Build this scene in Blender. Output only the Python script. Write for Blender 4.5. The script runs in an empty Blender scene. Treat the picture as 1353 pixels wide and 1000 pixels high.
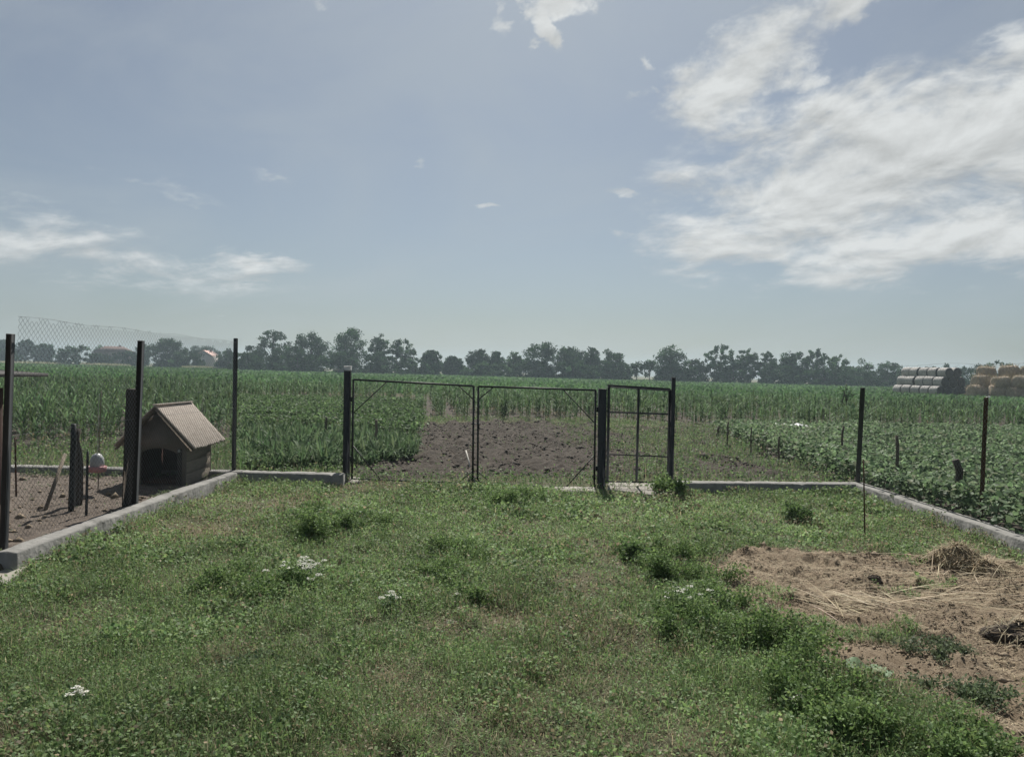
import bpy, math, random
import numpy as np
from mathutils import Vector, Matrix

R = math.radians
C = bpy.context.scene.collection
SC = bpy.context.scene
rng = np.random.default_rng(7)
random.seed(7)

# ------------------------------------------------------------------ camera
F = 1011.0                       # focal length in photo pixels (1353 wide)
EYE = 1.6
cam = bpy.data.cameras.new('camera')
cam.sensor_width = 36.0
cam.lens = 36.0 * F / 1353.0
cam.clip_end = 5000.0
cam.clip_start = 0.05
camo = bpy.data.objects.new('camera', cam)
C.objects.link(camo)
CM = Matrix.Rotation(R(90.0 - 0.54), 4, 'X') @ Matrix.Rotation(R(1.5), 4, 'Z')
camo.matrix_world = Matrix.Translation((0, 0, EYE)) @ CM
SC.camera = camo

# ------------------------------------------------------------------ sky, sun, exposure
SUN_AZ, SUN_EL = 2.0, 50.0      # degrees clockwise from straight ahead, degrees above the horizon
SKY_STRENGTH = 0.051
SUN_STRENGTH = 5.0
CLOUD, VEIL, TINT = (10.5, 10.8, 10.8), (6.5, 7.2, 7.6), (0.658, 0.782, 0.862)
SC.view_settings.view_transform = 'Standard'
SC.view_settings.look = 'None'
SC.view_settings.gamma = 1.0
SC.view_settings.exposure = 0.42
SC.cycles.max_bounces = 6
SC.cycles.volume_bounces = 0
SC.cycles.transparent_max_bounces = 8
SC.cycles.caustics_reflective = False
SC.cycles.caustics_refractive = False
SC.cycles.use_denoising = True

world = bpy.data.worlds.new('World')
SC.world = world
world.use_nodes = True
wn, wl = world.node_tree.nodes, world.node_tree.links
wn.clear()


def wmath(op, a, b=None, c=None, clamp=False):
    n = wn.new('ShaderNodeMath')
    n.operation = op
    n.use_clamp = clamp
    for i, v in enumerate((a, b, c)):
        if v is None:
            continue
        if isinstance(v, (int, float)):
            n.inputs[i].default_value = v
        else:
            wl.new(v, n.inputs[i])
    return n.outputs[0]


def wstep(v, lo, hi):
    n = wn.new('ShaderNodeMapRange')
    n.interpolation_type = 'SMOOTHSTEP'
    wl.new(v, n.inputs['Value'])
    n.inputs['From Min'].default_value = lo
    n.inputs['From Max'].default_value = hi
    return n.outputs['Result']


def build_world():
    out = wn.new('ShaderNodeOutputWorld')
    bg = wn.new('ShaderNodeBackground')
    bg.inputs['Strength'].default_value = SKY_STRENGTH
    wl.new(bg.outputs[0], out.inputs[0])
    sky = wn.new('ShaderNodeTexSky')
    sky.sky_type = 'NISHITA'
    sky.sun_disc = False
    sky.sun_elevation = R(SUN_EL)
    sky.sun_rotation = R(SUN_AZ)
    sky.altitude = 100.0
    sky.air_density = 1.0
    sky.dust_density = 1.5
    sky.ozone_density = 1.5
    tc = wn.new('ShaderNodeTexCoord')
    sep = wn.new('ShaderNodeSeparateXYZ')
    wl.new(tc.outputs['Generated'], sep.inputs[0])
    X, Y, Z = sep.outputs
    az = wmath('ARCTAN2', X, Y)
    el = wmath('ARCSINE', Z)
    # cloud texture runs over bearing and height above the horizon, flattening towards the horizon
    lift = wmath('MULTIPLY', wmath('LOGARITHM', wmath('ADD', wmath('MAXIMUM', el, 0.0), 0.22), 2.718), 0.62)

    def noise(scale, detail, rough, sx=1.0, sy=1.0, off=0.0, dist=0.0, ang=0.0, up=0.0):
        comb = wn.new('ShaderNodeCombineXYZ')
        ca, sa = math.cos(ang), math.sin(ang)
        lv = wmath('ADD', lift, up)
        u = wmath('ADD', wmath('MULTIPLY', az, ca * sx), wmath('MULTIPLY', lv, sa * sx))
        v = wmath('ADD', wmath('MULTIPLY', az, -sa * sy), wmath('MULTIPLY', lv, ca * sy))
        wl.new(u, comb.inputs[0])
        wl.new(v, comb.inputs[1])
        comb.inputs[2].default_value = off
        n = wn.new('ShaderNodeTexNoise')
        n.inputs['Scale'].default_value = scale
        n.inputs['Detail'].default_value = detail
        n.inputs['Roughness'].default_value = rough
        n.inputs['Distortion'].default_value = dist
        wl.new(comb.outputs[0], n.inputs['Vector'])
        return n.outputs['Fac']

    big = noise(9.0, 12.0, 0.60, 0.75, 1.35, 0.0, 0.35, 0.18)
    lit = noise(9.0, 12.0, 0.60, 0.75, 1.35, 0.0, 0.35, 0.18, 0.018)
    fine = noise(24.0, 10.0, 0.62, 0.75, 1.3, 4.0, 0.5, 0.3)
    soft = noise(3.0, 5.0, 0.55, 1.0, 1.6, 9.0, 0.6, 0.3)

    def wob(src, k):
        return wmath('MULTIPLY', wmath('SUBTRACT', src, 0.5), k)
    w1, w2 = noise(12.0, 7.0, 0.6, 0.8, 1.2, 21.0), noise(12.0, 7.0, 0.6, 0.8, 1.2, 37.0)
    waz, wel = wmath('ADD', az, wob(w1, 0.20)), wmath('ADD', el, wob(w2, 0.11))

    def blob(caz, cel, raz, rel, rot, amp):
        # one cloud bank at a bearing and a height above the horizon (degrees)
        da, de = wmath('SUBTRACT', waz, R(caz)), wmath('SUBTRACT', wel, R(cel))
        c, s = math.cos(R(rot)), math.sin(R(rot))
        u = wmath('DIVIDE', wmath('ADD', wmath('MULTIPLY', da, c), wmath('MULTIPLY', de, s)), R(raz))
        v = wmath('DIVIDE', wmath('ADD', wmath('MULTIPLY', da, -s), wmath('MULTIPLY', de, c)), R(rel))
        d = wmath('ADD', wmath('MULTIPLY', u, u), wmath('MULTIPLY', v, v))
        return wmath('MULTIPLY', wmath('SUBTRACT', 1.0, d, clamp=True), amp)

    banks = [
        (25.5, 13.4, 19.5, 8.8, 4, 1.05), (33.0, 18.0, 9.0, 4.5, 22, 0.9), (20.0, 9.8, 15.0, 3.4, 2, 0.8), (32.0, 10.5, 14.0, 5.0, 0, 0.95), (14.0, 9.3, 8.0, 1.6, -1, 0.6),
        (16.5, 21.0, 8.0, 4.0, 30, 1.0), (23.5, 25.2, 6.0, 2.6, 34, 0.9), (20.5, 17.0, 5.0, 2.2, 10, 0.5),
        (31.5, 24.8, 4.0, 0.8, 30, 0.8), (34.0, 22.3, 2.2, 0.9, 20, 0.6), (24.0, 19.2, 3.0, 1.2, 20, 0.7),
        (3.2, 26.4, 3.6, 1.7, 8, 1.0), (1.9, 24.6, 1.7, 2.6, 10, 1.0), (-1.4, 24.3, 1.3, 0.8, 0, 0.6),
        (-15.3, 26.2, 2.0, 2.2, -30, 1.0), (-5.0, 27.0, 1.2, 1.0, 0, 0.6), (-7.8, 14.4, 1.0, 0.8, 0, 0.42), (-1.6, 12.1, 1.6, 0.45, -4, 0.7),
        (7.8, 13.3, 2.6, 0.6, 4, 0.55), (11.5, 13.0, 2.4, 0.8, 4, 0.6), (8.8, 10.2, 3.6, 0.6, -2, 0.55), (10.0, 22.0, 1.2, 0.6, 0, 0.5), (9.6, 19.7, 1.0, 0.5, 0, 0.42),
        (-29.0, 7.0, 18.0, 2.9, -4, 0.50), (-33.0, 9.2, 6.0, 2.2, 0, 0.42), (-20.0, 6.6, 10.0, 1.4, -2, 0.55), (-27.0, 11.6, 9.0, 0.7, -6, 0.36), (-18.0, 13.0, 3.0, 0.6, -6, 0.36),
        (60.0, 22.0, 22.0, 12.0, 0, 0.8), (-75.0, 20.0, 20.0, 10.0, 0, 0.7), (120.0, 30.0, 26.0, 14.0, 0, 0.8), (-140.0, 25.0, 30.0, 12.0, 0, 0.7), (30.0, 40.0, 16.0, 8.0, 20, 0.7),
    ]
    total = None
    for b in banks:
        v = blob(*b)
        total = v if total is None else wmath('MAXIMUM', total, v)
    tex = wmath('ADD', wmath('MULTIPLY', big, 0.68), wmath('MULTIPLY', fine, 0.32))
    field = wmath('ADD', wmath('MULTIPLY', total, 1.36), wmath('MULTIPLY', wmath('SUBTRACT', tex, 0.54), 4.9))
    gate = wstep(total, 0.0, 0.62)
    cloud = wmath('MULTIPLY', wstep(field, 0.0, 1.15), gate)
    shade = wmath('MULTIPLY_ADD', wmath('SUBTRACT', big, lit), 1.3, 0.86, True)
    # the thin veil over the whole sky
    veil = wmath('MULTIPLY', wstep(soft, 0.34, 0.70), 0.34)

    hs = wn.new('ShaderNodeHueSaturation')
    hs.inputs['Saturation'].default_value = 0.66
    tint = wn.new('ShaderNodeMix')
    tint.data_type = 'RGBA'
    tint.blend_type = 'MULTIPLY'
    tint.inputs['Factor'].default_value = 1.0
    wl.new(sky.outputs[0], tint.inputs['A'])
    tint.inputs['B'].default_value = (*TINT, 1)
    wl.new(tint.outputs['Result'], hs.inputs['Color'])
    m0 = wn.new('ShaderNodeMix')
    m0.data_type = 'RGBA'
    wl.new(veil, m0.inputs['Factor'])
    wl.new(hs.outputs[0], m0.inputs['A'])
    m0.inputs['B'].default_value = (*VEIL, 1)
    m1 = wn.new('ShaderNodeMix')
    m1.data_type = 'RGBA'
    wl.new(cloud, m1.inputs['Factor'])
    wl.new(m0.outputs['Result'], m1.inputs['A'])
    cc = wn.new('ShaderNodeVectorMath')
    cc.operation = 'SCALE'
    cc.inputs[0].default_value = CLOUD
    wl.new(shade, cc.inputs['Scale'])
    wl.new(cc.outputs[0], m1.inputs['B'])
    wl.new(m1.outputs['Result'], bg.inputs['Color'])


build_world()
sun = bpy.data.lights.new('sun', 'SUN')
sun.energy = SUN_STRENGTH
sun.angle = R(0.53)
sun.color = (1.0, 0.955, 0.88)
suno = bpy.data.objects.new('sun', sun)
C.objects.link(suno)
SUNV = Vector((math.sin(R(SUN_AZ)) * math.cos(R(SUN_EL)), math.cos(R(SUN_AZ)) * math.cos(R(SUN_EL)), math.sin(R(SUN_EL))))
suno.rotation_euler = SUNV.to_track_quat('Z', 'Y').to_euler()
suno.location = (0, 30, 40)

# ------------------------------------------------------------------ helpers
M3 = CM.to_3x3()


def ray(px, py):
    return M3 @ Vector(((px - 676.5) / F, (500.0 - py) / F, -1.0))


def G(px, py, z=0.0):
    """Where the sight line through a photo point meets the level z."""
    d = ray(px, py)
    t = (z - EYE) / d.z
    return np.array((d.x * t, d.y * t))


def D(px, py, y):
    """The point at distance y ahead on the sight line."""
    d = ray(px, py)
    t = y / d.y
    return np.array((d.x * t, y, EYE + d.z * t))


def tag(o, label=None, cat=None, group=None, kind=None):
    if label:
        o['label'] = label
    if cat:
        o['category'] = cat
    if group:
        o['group'] = group
    if kind:
        o['kind'] = kind
    return o


def empty(name, loc=(0, 0, 0), rz=0.0):
    o = bpy.data.objects.new(name, None)
    C.objects.link(o)
    o.location = loc
    o.rotation_euler = (0, 0, rz)
    o.empty_display_size = 0.2
    return o


def raw(name, V, polys, mat, parent=None, cols=None, smooth=False):
    """V (n,3); polys: list of integer arrays (m,k); one mesh object."""
    me = bpy.data.meshes.new(name)
    V = np.asarray(V, np.float32)
    polys = [np.asarray(p, np.int32) for p in polys if len(p)]
    me.vertices.add(len(V))
    me.vertices.foreach_set('co', V.ravel())
    loops = np.concatenate([p.ravel() for p in polys])
    sizes = np.concatenate([np.full(len(p), p.shape[1], np.int32) for p in polys])
    starts = np.concatenate([[0], np.cumsum(sizes)[:-1]]).astype(np.int32)
    me.loops.add(len(loops))
    me.loops.foreach_set('vertex_index', loops)
    me.polygons.add(len(sizes))
    me.polygons.foreach_set('loop_start', starts)
    me.polygons.foreach_set('loop_total', sizes)
    if smooth:
        me.polygons.foreach_set('use_smooth', np.ones(len(sizes), bool))
    me.update(calc_edges=True)
    if cols is not None:
        at = me.attributes.new('col', 'FLOAT_COLOR', 'POINT')
        c = np.ones((len(V), 4), np.float32)
        c[:, :3] = cols
        at.data.foreach_set('color', c.ravel())
    me.materials.append(mat)
    o = bpy.data.objects.new(name, me)
    C.objects.link(o)
    o.parent = parent
    return o


class MB:
    """Collects boxes, tubes and lathed shapes for ONE mesh."""

    def __init__(self):
        self.v, self.f, self.n = [], {}, 0

    def add(self, V, polys):
        V = np.asarray(V, float)
        for p in polys:
            p = np.asarray(p, int)
            self.f.setdefault(p.shape[1], []).append(p + self.n)
        self.v.append(V)
        self.n += len(V)

    def box(self, c, s, rot=None, bevel=0.0, jitter=0.0):
        x, y, z = np.array(s) / 2.0
        b = min(bevel, x * .9, y * .9, z * .9)
        if b <= 0:
            V = np.array([(i, j, k) for k in (-z, z) for j in (-y, y) for i in (-x, x)])
            P = [np.array([[0, 2, 3, 1], [4, 5, 7, 6], [0, 1, 5, 4], [2, 6, 7, 3], [0, 4, 6, 2], [1, 3, 7, 5]])]
        else:
            V = []
            for k in (-1, 1):
                for j in (-1, 1):
                    for i in (-1, 1):
                        V += [(i * x, j * (y - b), k * (z - b)), (i * (x - b), j * y, k * (z - b)), (i * (x - b), j * (y - b), k * z)]
            V = np.array(V)

            def id(i, j, k, a):
                return ((i + 1) // 2 + (j + 1) + 2 * (k + 1)) * 3 + a
            q, t = [], []
            for sgn in (-1, 1):
                a = [id(sgn, -1, -1, 0), id(sgn, 1, -1, 0), id(sgn, 1, 1, 0), id(sgn, -1, 1, 0)]
                q.append(a if sgn > 0 else a[::-1])
                a = [id(-1, sgn, -1, 1), id(1, sgn, -1, 1), id(1, sgn, 1, 1), id(-1, sgn, 1, 1)]
                q.append(a[::-1] if sgn > 0 else a)
                a = [id(-1, -1, sgn, 2), id(1, -1, sgn, 2), id(1, 1, sgn, 2), id(-1, 1, sgn, 2)]
                q.append(a if sgn > 0 else a[::-1])
            for i in (-1, 1):
                for j in (-1, 1):
                    q.append([id(i, j, -1, 0), id(i, j, 1, 0), id(i, j, 1, 1), id(i, j, -1, 1)])
                    q.append([id(i, -1, j, 0), id(i, 1, j, 0), id(i, 1, j, 2), id(i, -1, j, 2)])
                    q.append([id(-1, i, j, 1), id(1, i, j, 1), id(1, i, j, 2), id(-1, i, j, 2)])
            for i in (-1, 1):
                for j in (-1, 1):
                    for k in (-1, 1):
                        t.append([id(i, j, k, 0), id(i, j, k, 1), id(i, j, k, 2)])
            P = [np.array(q), np.array(t)]
        if jitter:
            V = V + rng.normal(0, jitter, V.shape)
        if rot is not None:
            V = V @ np.array(rot.to_3x3()).T
        self.add(V + np.array(c), P)
        return self

    def tube(self, pts, r, k=6, cap=True):
        pts = np.array(pts, float)
        n = len(pts)
        rr = np.full(n, r) if np.isscalar(r) else np.array(r, float)
        t = np.gradient(pts, axis=0)
        t /= np.linalg.norm(t, axis=1)[:, None] + 1e-9
        ref = np.array((0, 0, 1.0)) if abs(t[:, 2]).mean() < 0.8 else np.array((0, 1.0, 0))
        u = np.cross(t, ref)
        u /= np.linalg.norm(u, axis=1)[:, None] + 1e-9
        w = np.cross(t, u)
        a = np.arange(k) * 2 * np.pi / k + np.pi / k
        V = (pts[:, None] + rr[:, None, None] * (np.cos(a)[None, :, None] * u[:, None] + np.sin(a)[None, :, None] * w[:, None])).reshape(-1, 3)
        i, j = np.meshgrid(np.arange(n - 1), np.arange(k), indexing='ij')
        q = np.stack([i * k + j, i * k + (j + 1) % k, (i + 1) * k + (j + 1) % k, (i + 1) * k + j], -1).reshape(-1, 4)
        self.add(V, [q] + ([np.array([np.arange(k)[::-1], np.arange(k) + (n - 1) * k])] if cap else []))
        return self

    def bar(self, a, b, w, d=None):
        """A square bar from a to b."""
        a, b = Vector(a), Vector(b)
        m = (b - a).to_track_quat('Z', 'Y').to_matrix()
        self.box((a + b) / 2, (w, d or w, (b - a).length), m, 0.003)
        return self

    def lathe(self, prof, c=(0, 0, 0), k=20, axis='Z'):
        prof = np.array(prof, float)
        n = len(prof)
        a = np.arange(k) * 2 * np.pi / k
        V = np.stack([prof[:, 0, None] * np.cos(a), prof[:, 0, None] * np.sin(a), np.repeat(prof[:, 1, None], k, 1)], -1).reshape(-1, 3)
        if axis == 'X':
            V = V[:, [2, 0, 1]]
        i, j = np.meshgrid(np.arange(n - 1), np.arange(k), indexing='ij')
        q = np.stack([i * k + j, i * k + (j + 1) % k, (i + 1) * k + (j + 1) % k, (i + 1) * k + j], -1).reshape(-1, 4)
        self.add(V + np.array(c), [q])
        return self

    def poly(self, pts):
        self.add(pts, [np.arange(len(pts))[None]])
        return self

    def build(self, name, mat, parent=None, smooth=False):
        return raw(name, np.concatenate(self.v), [np.concatenate(x) for x in self.f.values()], mat, parent, None, smooth)


_T = {}


def vnoise(x, y, seed=0):
    if seed not in _T:
        _T[seed] = np.random.default_rng(1000 + seed).random((256, 256))
    T = _T[seed]
    xi, yi = np.floor(x).astype(int), np.floor(y).astype(int)
    fx, fy = x - xi, y - yi
    fx, fy = fx * fx * (3 - 2 * fx), fy * fy * (3 - 2 * fy)
    a, b = T[xi & 255, yi & 255], T[(xi + 1) & 255, yi & 255]
    c, d = T[xi & 255, (yi + 1) & 255], T[(xi + 1) & 255, (yi + 1) & 255]
    return (a * (1 - fx) + b * fx) * (1 - fy) + (c * (1 - fx) + d * fx) * fy


def fbm(x, y, seed=0, oct=4, gain=0.5):
    s, a, t = 0, 1.0, 0
    for o in range(oct):
        s = s + a * vnoise(x * 2 ** o + 17.3 * o, y * 2 ** o - 9.1 * o, seed)
        t += a
        a *= gain
    return s / t


def inside(poly, x, y):
    poly = np.asarray(poly, float)
    r = np.zeros(np.shape(x), bool)
    j = len(poly) - 1
    for i in range(len(poly)):
        (xi, yi), (xj, yj) = poly[i], poly[j]
        r ^= ((yi > y) != (yj > y)) & (x < (xj - xi) * (y - yi) / (yj - yi + 1e-12) + xi)
        j = i
    return r


def ragged(poly, x, y, amp=0.15, sc=2.0, seed=3):
    return inside(poly, x + (fbm(x * sc, y * sc, seed) - .5) * amp * 4, y + (fbm(x * sc, y * sc, seed + 1) - .5) * amp * 4)


def sstep(v, a, b):
    t = np.clip((v - a) / (b - a), 0, 1)
    return t * t * (3 - 2 * t)


# foliage primitives ------------------------------------------------
def unit(v):
    return v / (np.linalg.norm(v, axis=-1, keepdims=True) + 1e-9)


def leaves(P, L, W, col, up=0.6, fold=0.15, dirv=None, rich=False):
    """Small leaves at P (n,3). L, W arrays or numbers. rich: six-cornered folded leaf."""
    n = len(P)
    L = np.broadcast_to(np.asarray(L, float), n)[:, None]
    W = np.broadcast_to(np.asarray(W, float), n)[:, None]
    N = unit(rng.normal(0, 1, (n, 3)) * (1 - up) * 1.2 + np.array((0, 0, up)) + 1e-6)
    d = rng.normal(0, 1, (n, 3)) if dirv is None else dirv + rng.normal(0, .25, (n, 3))
    d = unit(d - N * (d * N).sum(1)[:, None])
    s = np.cross(N, d)
    if rich:
        V = np.stack([P, P + d * L * .3 + s * W * .5 + N * W * fold, P + d * L * .7 + s * W * .38 + N * W * fold, P + d * L - N * L * .12,
                      P + d * L * .7 - s * W * .38 + N * W * fold, P + d * L * .3 - s * W * .5 + N * W * fold], 1).reshape(-1, 3)
        b = np.arange(n)[:, None] * 6
        Q = np.concatenate([b + np.array([0, 3, 2, 1]), b + np.array([0, 5, 4, 3])])
        return V, Q, np.repeat(col, 6, 0)
    V = np.stack([P, P + d * L * .5 + s * W * .5, P + d * L, P + d * L * .5 - s * W * .5], 1).reshape(-1, 3)
    b = np.arange(n)[:, None] * 4
    return V, b + np.array([0, 1, 2, 3]), np.repeat(col, 4, 0)


def ribbons(P, az, L, W, a, droop, col, seg=2, tip=0.1, tipcol=1.0):
    """Blades: start at P, lean at angle a (from level), droop with length."""
    n = len(P)
    f = lambda v: np.broadcast_to(np.asarray(v, float), n)
    az, L, W, a, droop = map(f, (az, L, W, a, droop))
    t = np.linspace(0, 1, seg + 1)[None]
    h = (L * np.cos(a))[:, None] * t + (L * .0)[:, None]
    z = (L * np.sin(a))[:, None] * t - (L * droop)[:, None] * t * t
    w = W[:, None] * np.where(t < .25, .7 + t * 1.2, (1 - t) ** .6 * 1.15 + tip) * .5
    cx, sx = np.cos(az)[:, None], np.sin(az)[:, None]
    mid = np.stack([P[:, 0, None] + h * cx, P[:, 1, None] + h * sx, P[:, 2, None] + z], -1)
    sd = np.stack([-sx * w, cx * w, np.zeros_like(w)], -1)
    V = np.stack([mid + sd, mid - sd], 2).reshape(-1, 3)
    b = (np.arange(n) * (seg + 1) * 2)[:, None, None] + (np.arange(seg) * 2)[None, :, None]
    Q = (b + np.array([0, 1, 3, 2])).reshape(-1, 4)
    cc = col[:, None, None] * (1 + (tipcol - 1) * t[:, :, None, None]) if False else np.repeat(col, (seg + 1) * 2, 0)
    return V, Q, cc


def merge(parts):
    Vs, Qs, Cs, n = [], [], [], 0
    for V, Q, c in parts:
        Vs.append(V)
        Qs.append(Q + n)
        Cs.append(c)
        n += len(V)
    return np.concatenate(Vs), np.concatenate(Qs), np.concatenate(Cs)


GREEN = np.array((1.10, 1.25, 1.22))


def hue(n, pal, jit=0.25, w=None):
    pal = np.array(pal, float)
    i = rng.choice(len(pal), n, p=w)
    c = np.where((pal[i].argmax(1) == 1)[:, None], pal[i] * GREEN, pal[i]) * np.exp(rng.normal(0, jit, (n, 1)))
    return np.clip(c * (1 + rng.normal(0, .03, (n, 3))), 0.004, .9)


# ------------------------------------------------------------------ materials
def nt(name):
    m = bpy.data.materials.new(name)
    m.use_nodes = True
    m.node_tree.nodes.clear()
    return m, m.node_tree.nodes, m.node_tree.links


def foliage_mat(name, trans=0.4, rough=0.6, gloss=0.25):
    m, n, l = nt(name)
    o = n.new('ShaderNodeOutputMaterial')
    at = n.new('ShaderNodeAttribute')
    at.attribute_name = 'col'
    p = n.new('ShaderNodeBsdfPrincipled')
    p.inputs['Roughness'].default_value = rough
    p.inputs['Specular IOR Level'].default_value = gloss
    t = n.new('ShaderNodeBsdfTranslucent')
    hs = n.new('ShaderNodeHueSaturation')
    hs.inputs['Value'].default_value = 1.15
    hs.inputs['Hue'].default_value = 0.49
    mx = n.new('ShaderNodeMixShader')
    mx.inputs[0].default_value = trans
    l.new(at.outputs['Color'], p.inputs['Base Color'])
    l.new(at.outputs['Color'], hs.inputs['Color'])
    l.new(hs.outputs[0], t.inputs['Color'])
    l.new(p.outputs[0], mx.inputs[1])
    l.new(t.outputs[0], mx.inputs[2])
    l.new(mx.outputs[0], o.inputs[0])
    return m


def solid_mat(name, c1, c2, scale=8.0, rough=0.8, metal=0.0, bump=0.3, stretch=(1, 1, 1), c3=None, spot=0.6, detail=8, spec=0.3, bscale=None):
    """Noise-mottled surface with a second set of stains and a fine bump."""
    m, n, l = nt(name)
    o = n.new('ShaderNodeOutputMaterial')
    p = n.new('ShaderNodeBsdfPrincipled')
    tc = n.new('ShaderNodeTexCoord')
    mp = n.new('ShaderNodeMapping')
    mp.inputs['Scale'].default_value = stretch
    l.new(tc.outputs['Object'], mp.inputs[0])
    nz = n.new('ShaderNodeTexNoise')
    nz.inputs['Scale'].default_value = scale
    nz.inputs['Detail'].default_value = detail
    nz.inputs['Roughness'].default_value = 0.65
    l.new(mp.outputs[0], nz.inputs['Vector'])
    cr = n.new('ShaderNodeValToRGB')
    cr.color_ramp.elements[0].position = 0.3
    cr.color_ramp.elements[1].position = 0.7
    cr.color_ramp.elements[0].color = (*c1, 1)
    cr.color_ramp.elements[1].color = (*c2, 1)
    l.new(nz.outputs['Fac'], cr.inputs[0])
    col = cr.outputs[0]
    if c3:
        n2 = n.new('ShaderNodeTexNoise')
        n2.inputs['Scale'].default_value = scale * .37
        n2.inputs['Detail'].default_value = 10
        n2.inputs['Roughness'].default_value = 0.7
        l.new(mp.outputs[0], n2.inputs['Vector'])
        r2 = n.new('ShaderNodeMapRange')
        r2.inputs['From Min'].default_value = spot
        r2.inputs['From Max'].default_value = spot + .1
        l.new(n2.outputs['Fac'], r2.inputs['Value'])
        mx = n.new('ShaderNodeMix')
        mx.data_type = 'RGBA'
        l.new(r2.outputs[0], mx.inputs['Factor'])
        l.new(col, mx.inputs['A'])
        mx.inputs['B'].default_value = (*c3, 1)
        col = mx.outputs['Result']
    l.new(col, p.inputs['Base Color'])
    p.inputs['Roughness'].default_value = rough
    p.inputs['Metallic'].default_value = metal
    p.inputs['Specular IOR Level'].default_value = spec
    if bump:
        nb = n.new('ShaderNodeTexNoise')
        nb.inputs['Scale'].default_value = bscale or scale * 4
        nb.inputs['Detail'].default_value = 6
        l.new(mp.outputs[0], nb.inputs['Vector'])
        bp = n.new('ShaderNodeBump')
        bp.inputs['Strength'].default_value = bump
        bp.inputs['Distance'].default_value = 0.01
        l.new(nb.outputs['Fac'], bp.inputs['Height'])
        l.new(bp.outputs[0], p.inputs['Normal'])
    l.new(p.outputs[0], o.inputs[0])
    return m


M = {}
M['leaf'] = foliage_mat('leaf_green', 0.44)
M['corn'] = foliage_mat('corn_leaf', 0.36, 0.65, 0.12)
M['tree'] = foliage_mat('tree_leaf', 0.24, 0.8, 0.1)
M['dry'] = foliage_mat('dry_straw', 0.15, 0.75, 0.2)
M['petal'] = foliage_mat('white_petal', 0.35, 0.7, 0.2)
M['concrete'] = solid_mat('concrete', (.15, .148, .138), (.28, .272, .255), 6, .9, 0, .9, (1, 1, 1), (.085, .085, .075), .56)
M['slab'] = solid_mat('pale_concrete', (.22, .205, .18), (.34, .32, .285), 7, .9, 0, .5, (1, 1, 1), (.22, .19, .15), .57)
M['iron'] = solid_mat('dark_painted_iron', (.012, .014, .016), (.03, .032, .034), 14, .55, .0, .25, (1, 1, .3), (.07, .035, .02), .63)
M['green_iron'] = solid_mat('grey_green_painted_steel', (.035, .042, .042), (.06, .068, .066), 12, .5, .0, .2, (1, 1, .3), (.08, .05, .035), .64)
M['rust'] = solid_mat('rusty_steel', (.05, .028, .018), (.12, .065, .04), 20, .8, .2, .4, (1, 1, .4))
M['wire'] = solid_mat('galvanised_wire', (.16, .17, .175), (.27, .28, .285), 30, .5, .35, 0)
M['white_paint'] = solid_mat('white_paint', (.62, .62, .6), (.74, .74, .72), 20, .6, 0, .1)
M['post_wood'] = solid_mat('weathered_post_wood', (.035, .03, .026), (.085, .072, .06), 9, .9, 0, .8, (3, 3, .35), (.13, .11, .09), .62)
M['old_wood'] = solid_mat('old_grey_wood', (.12, .10, .08), (.24, .20, .155), 9, .9, 0, .6, (3, 3, .35))
M['stake'] = solid_mat('stake_wood', (.06, .05, .04), (.13, .11, .085), 12, .9, 0, .5, (3, 3, .4))
M['roof_wood'] = solid_mat('weathered_roof_sheet', (.31, .262, .225), (.45, .395, .345), 7, .85, 0, .5, (4, 1.5, 2), (.21, .175, .15), .62)
M['kennel_wall'] = solid_mat('plastered_board', (.15, .13, .112), (.225, .195, .168), 6, .9, 0, .4, (1, 1, 1), (.075, .06, .05), .6)
M['kennel_plank'] = solid_mat('kennel_plank', (.19, .165, .13), (.30, .26, .205), 7, .9, 0, .5, (1.2, 1.2, 9), (.15, .125, .1), .62)
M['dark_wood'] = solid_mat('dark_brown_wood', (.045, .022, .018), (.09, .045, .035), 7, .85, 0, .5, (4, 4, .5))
M['roofing'] = solid_mat('dark_roofing', (.05, .047, .045), (.09, .085, .08), 10, .8, 0, .4)
M['pink'] = solid_mat('faded_pink_plastic', (.42, .20, .20), (.52, .29, .29), 10, .5, 0, .05)
M['milky'] = solid_mat('milky_plastic', (.36, .375, .375), (.46, .47, .47), 6, .45, 0, .05)
M['cord'] = solid_mat('pale_cord', (.42, .40, .36), (.55, .53, .48), 30, .9, 0, .2)
M['stone'] = solid_mat('pale_stone', (.34, .31, .26), (.5, .46, .40), 12, .9, 0, .5)
M['bale'] = solid_mat('weathered_grey_bale', (.33, .315, .295), (.52, .50, .47), 2.6, .95, 0, 1.0, (1, 1, 1), (.19, .18, .17), .60, bscale=14)
M['bale_end'] = solid_mat('shaded_bale_end', (.055, .055, .058), (.12, .118, .12), 3, .95, 0, 1.0, (1, 1, 1), (.03, .03, .033), .6, bscale=14)  # end faces coloured darker than the sides to deepen their shade
M['gold'] = solid_mat('golden_straw_bale', (.27, .22, .16), (.42, .355, .265), 3.0, .95, 0, 1.0, (1, 1, 1), (.19, .15, .10), .6, bscale=14)
M['heap'] = solid_mat('straw_heap', (.16, .12, .075), (.36, .29, .18), 26, .95, 0, 1.0, (1, 1, 2), (.07, .055, .04), .56)
M['manure'] = solid_mat('dark_manure', (.035, .028, .022), (.09, .072, .055), 18, .95, 0, 1.0)
M['soil'] = solid_mat('soil_clod', (.06, .051, .043), (.115, .098, .083), 18, .95, 0, .8)
M['dirt'] = solid_mat('dirt_crumb', (.15, .118, .085), (.30, .24, .17), 18, .95, 0, .8)
M['bark'] = solid_mat('tree_bark', (.05, .045, .04), (.10, .09, .08), 3, .9, 0, .6, (1, 1, .3))
M['plaster'] = solid_mat('house_plaster', (.16, .13, .11), (.22, .18, .155), .5, .9, 0, 0)
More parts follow.
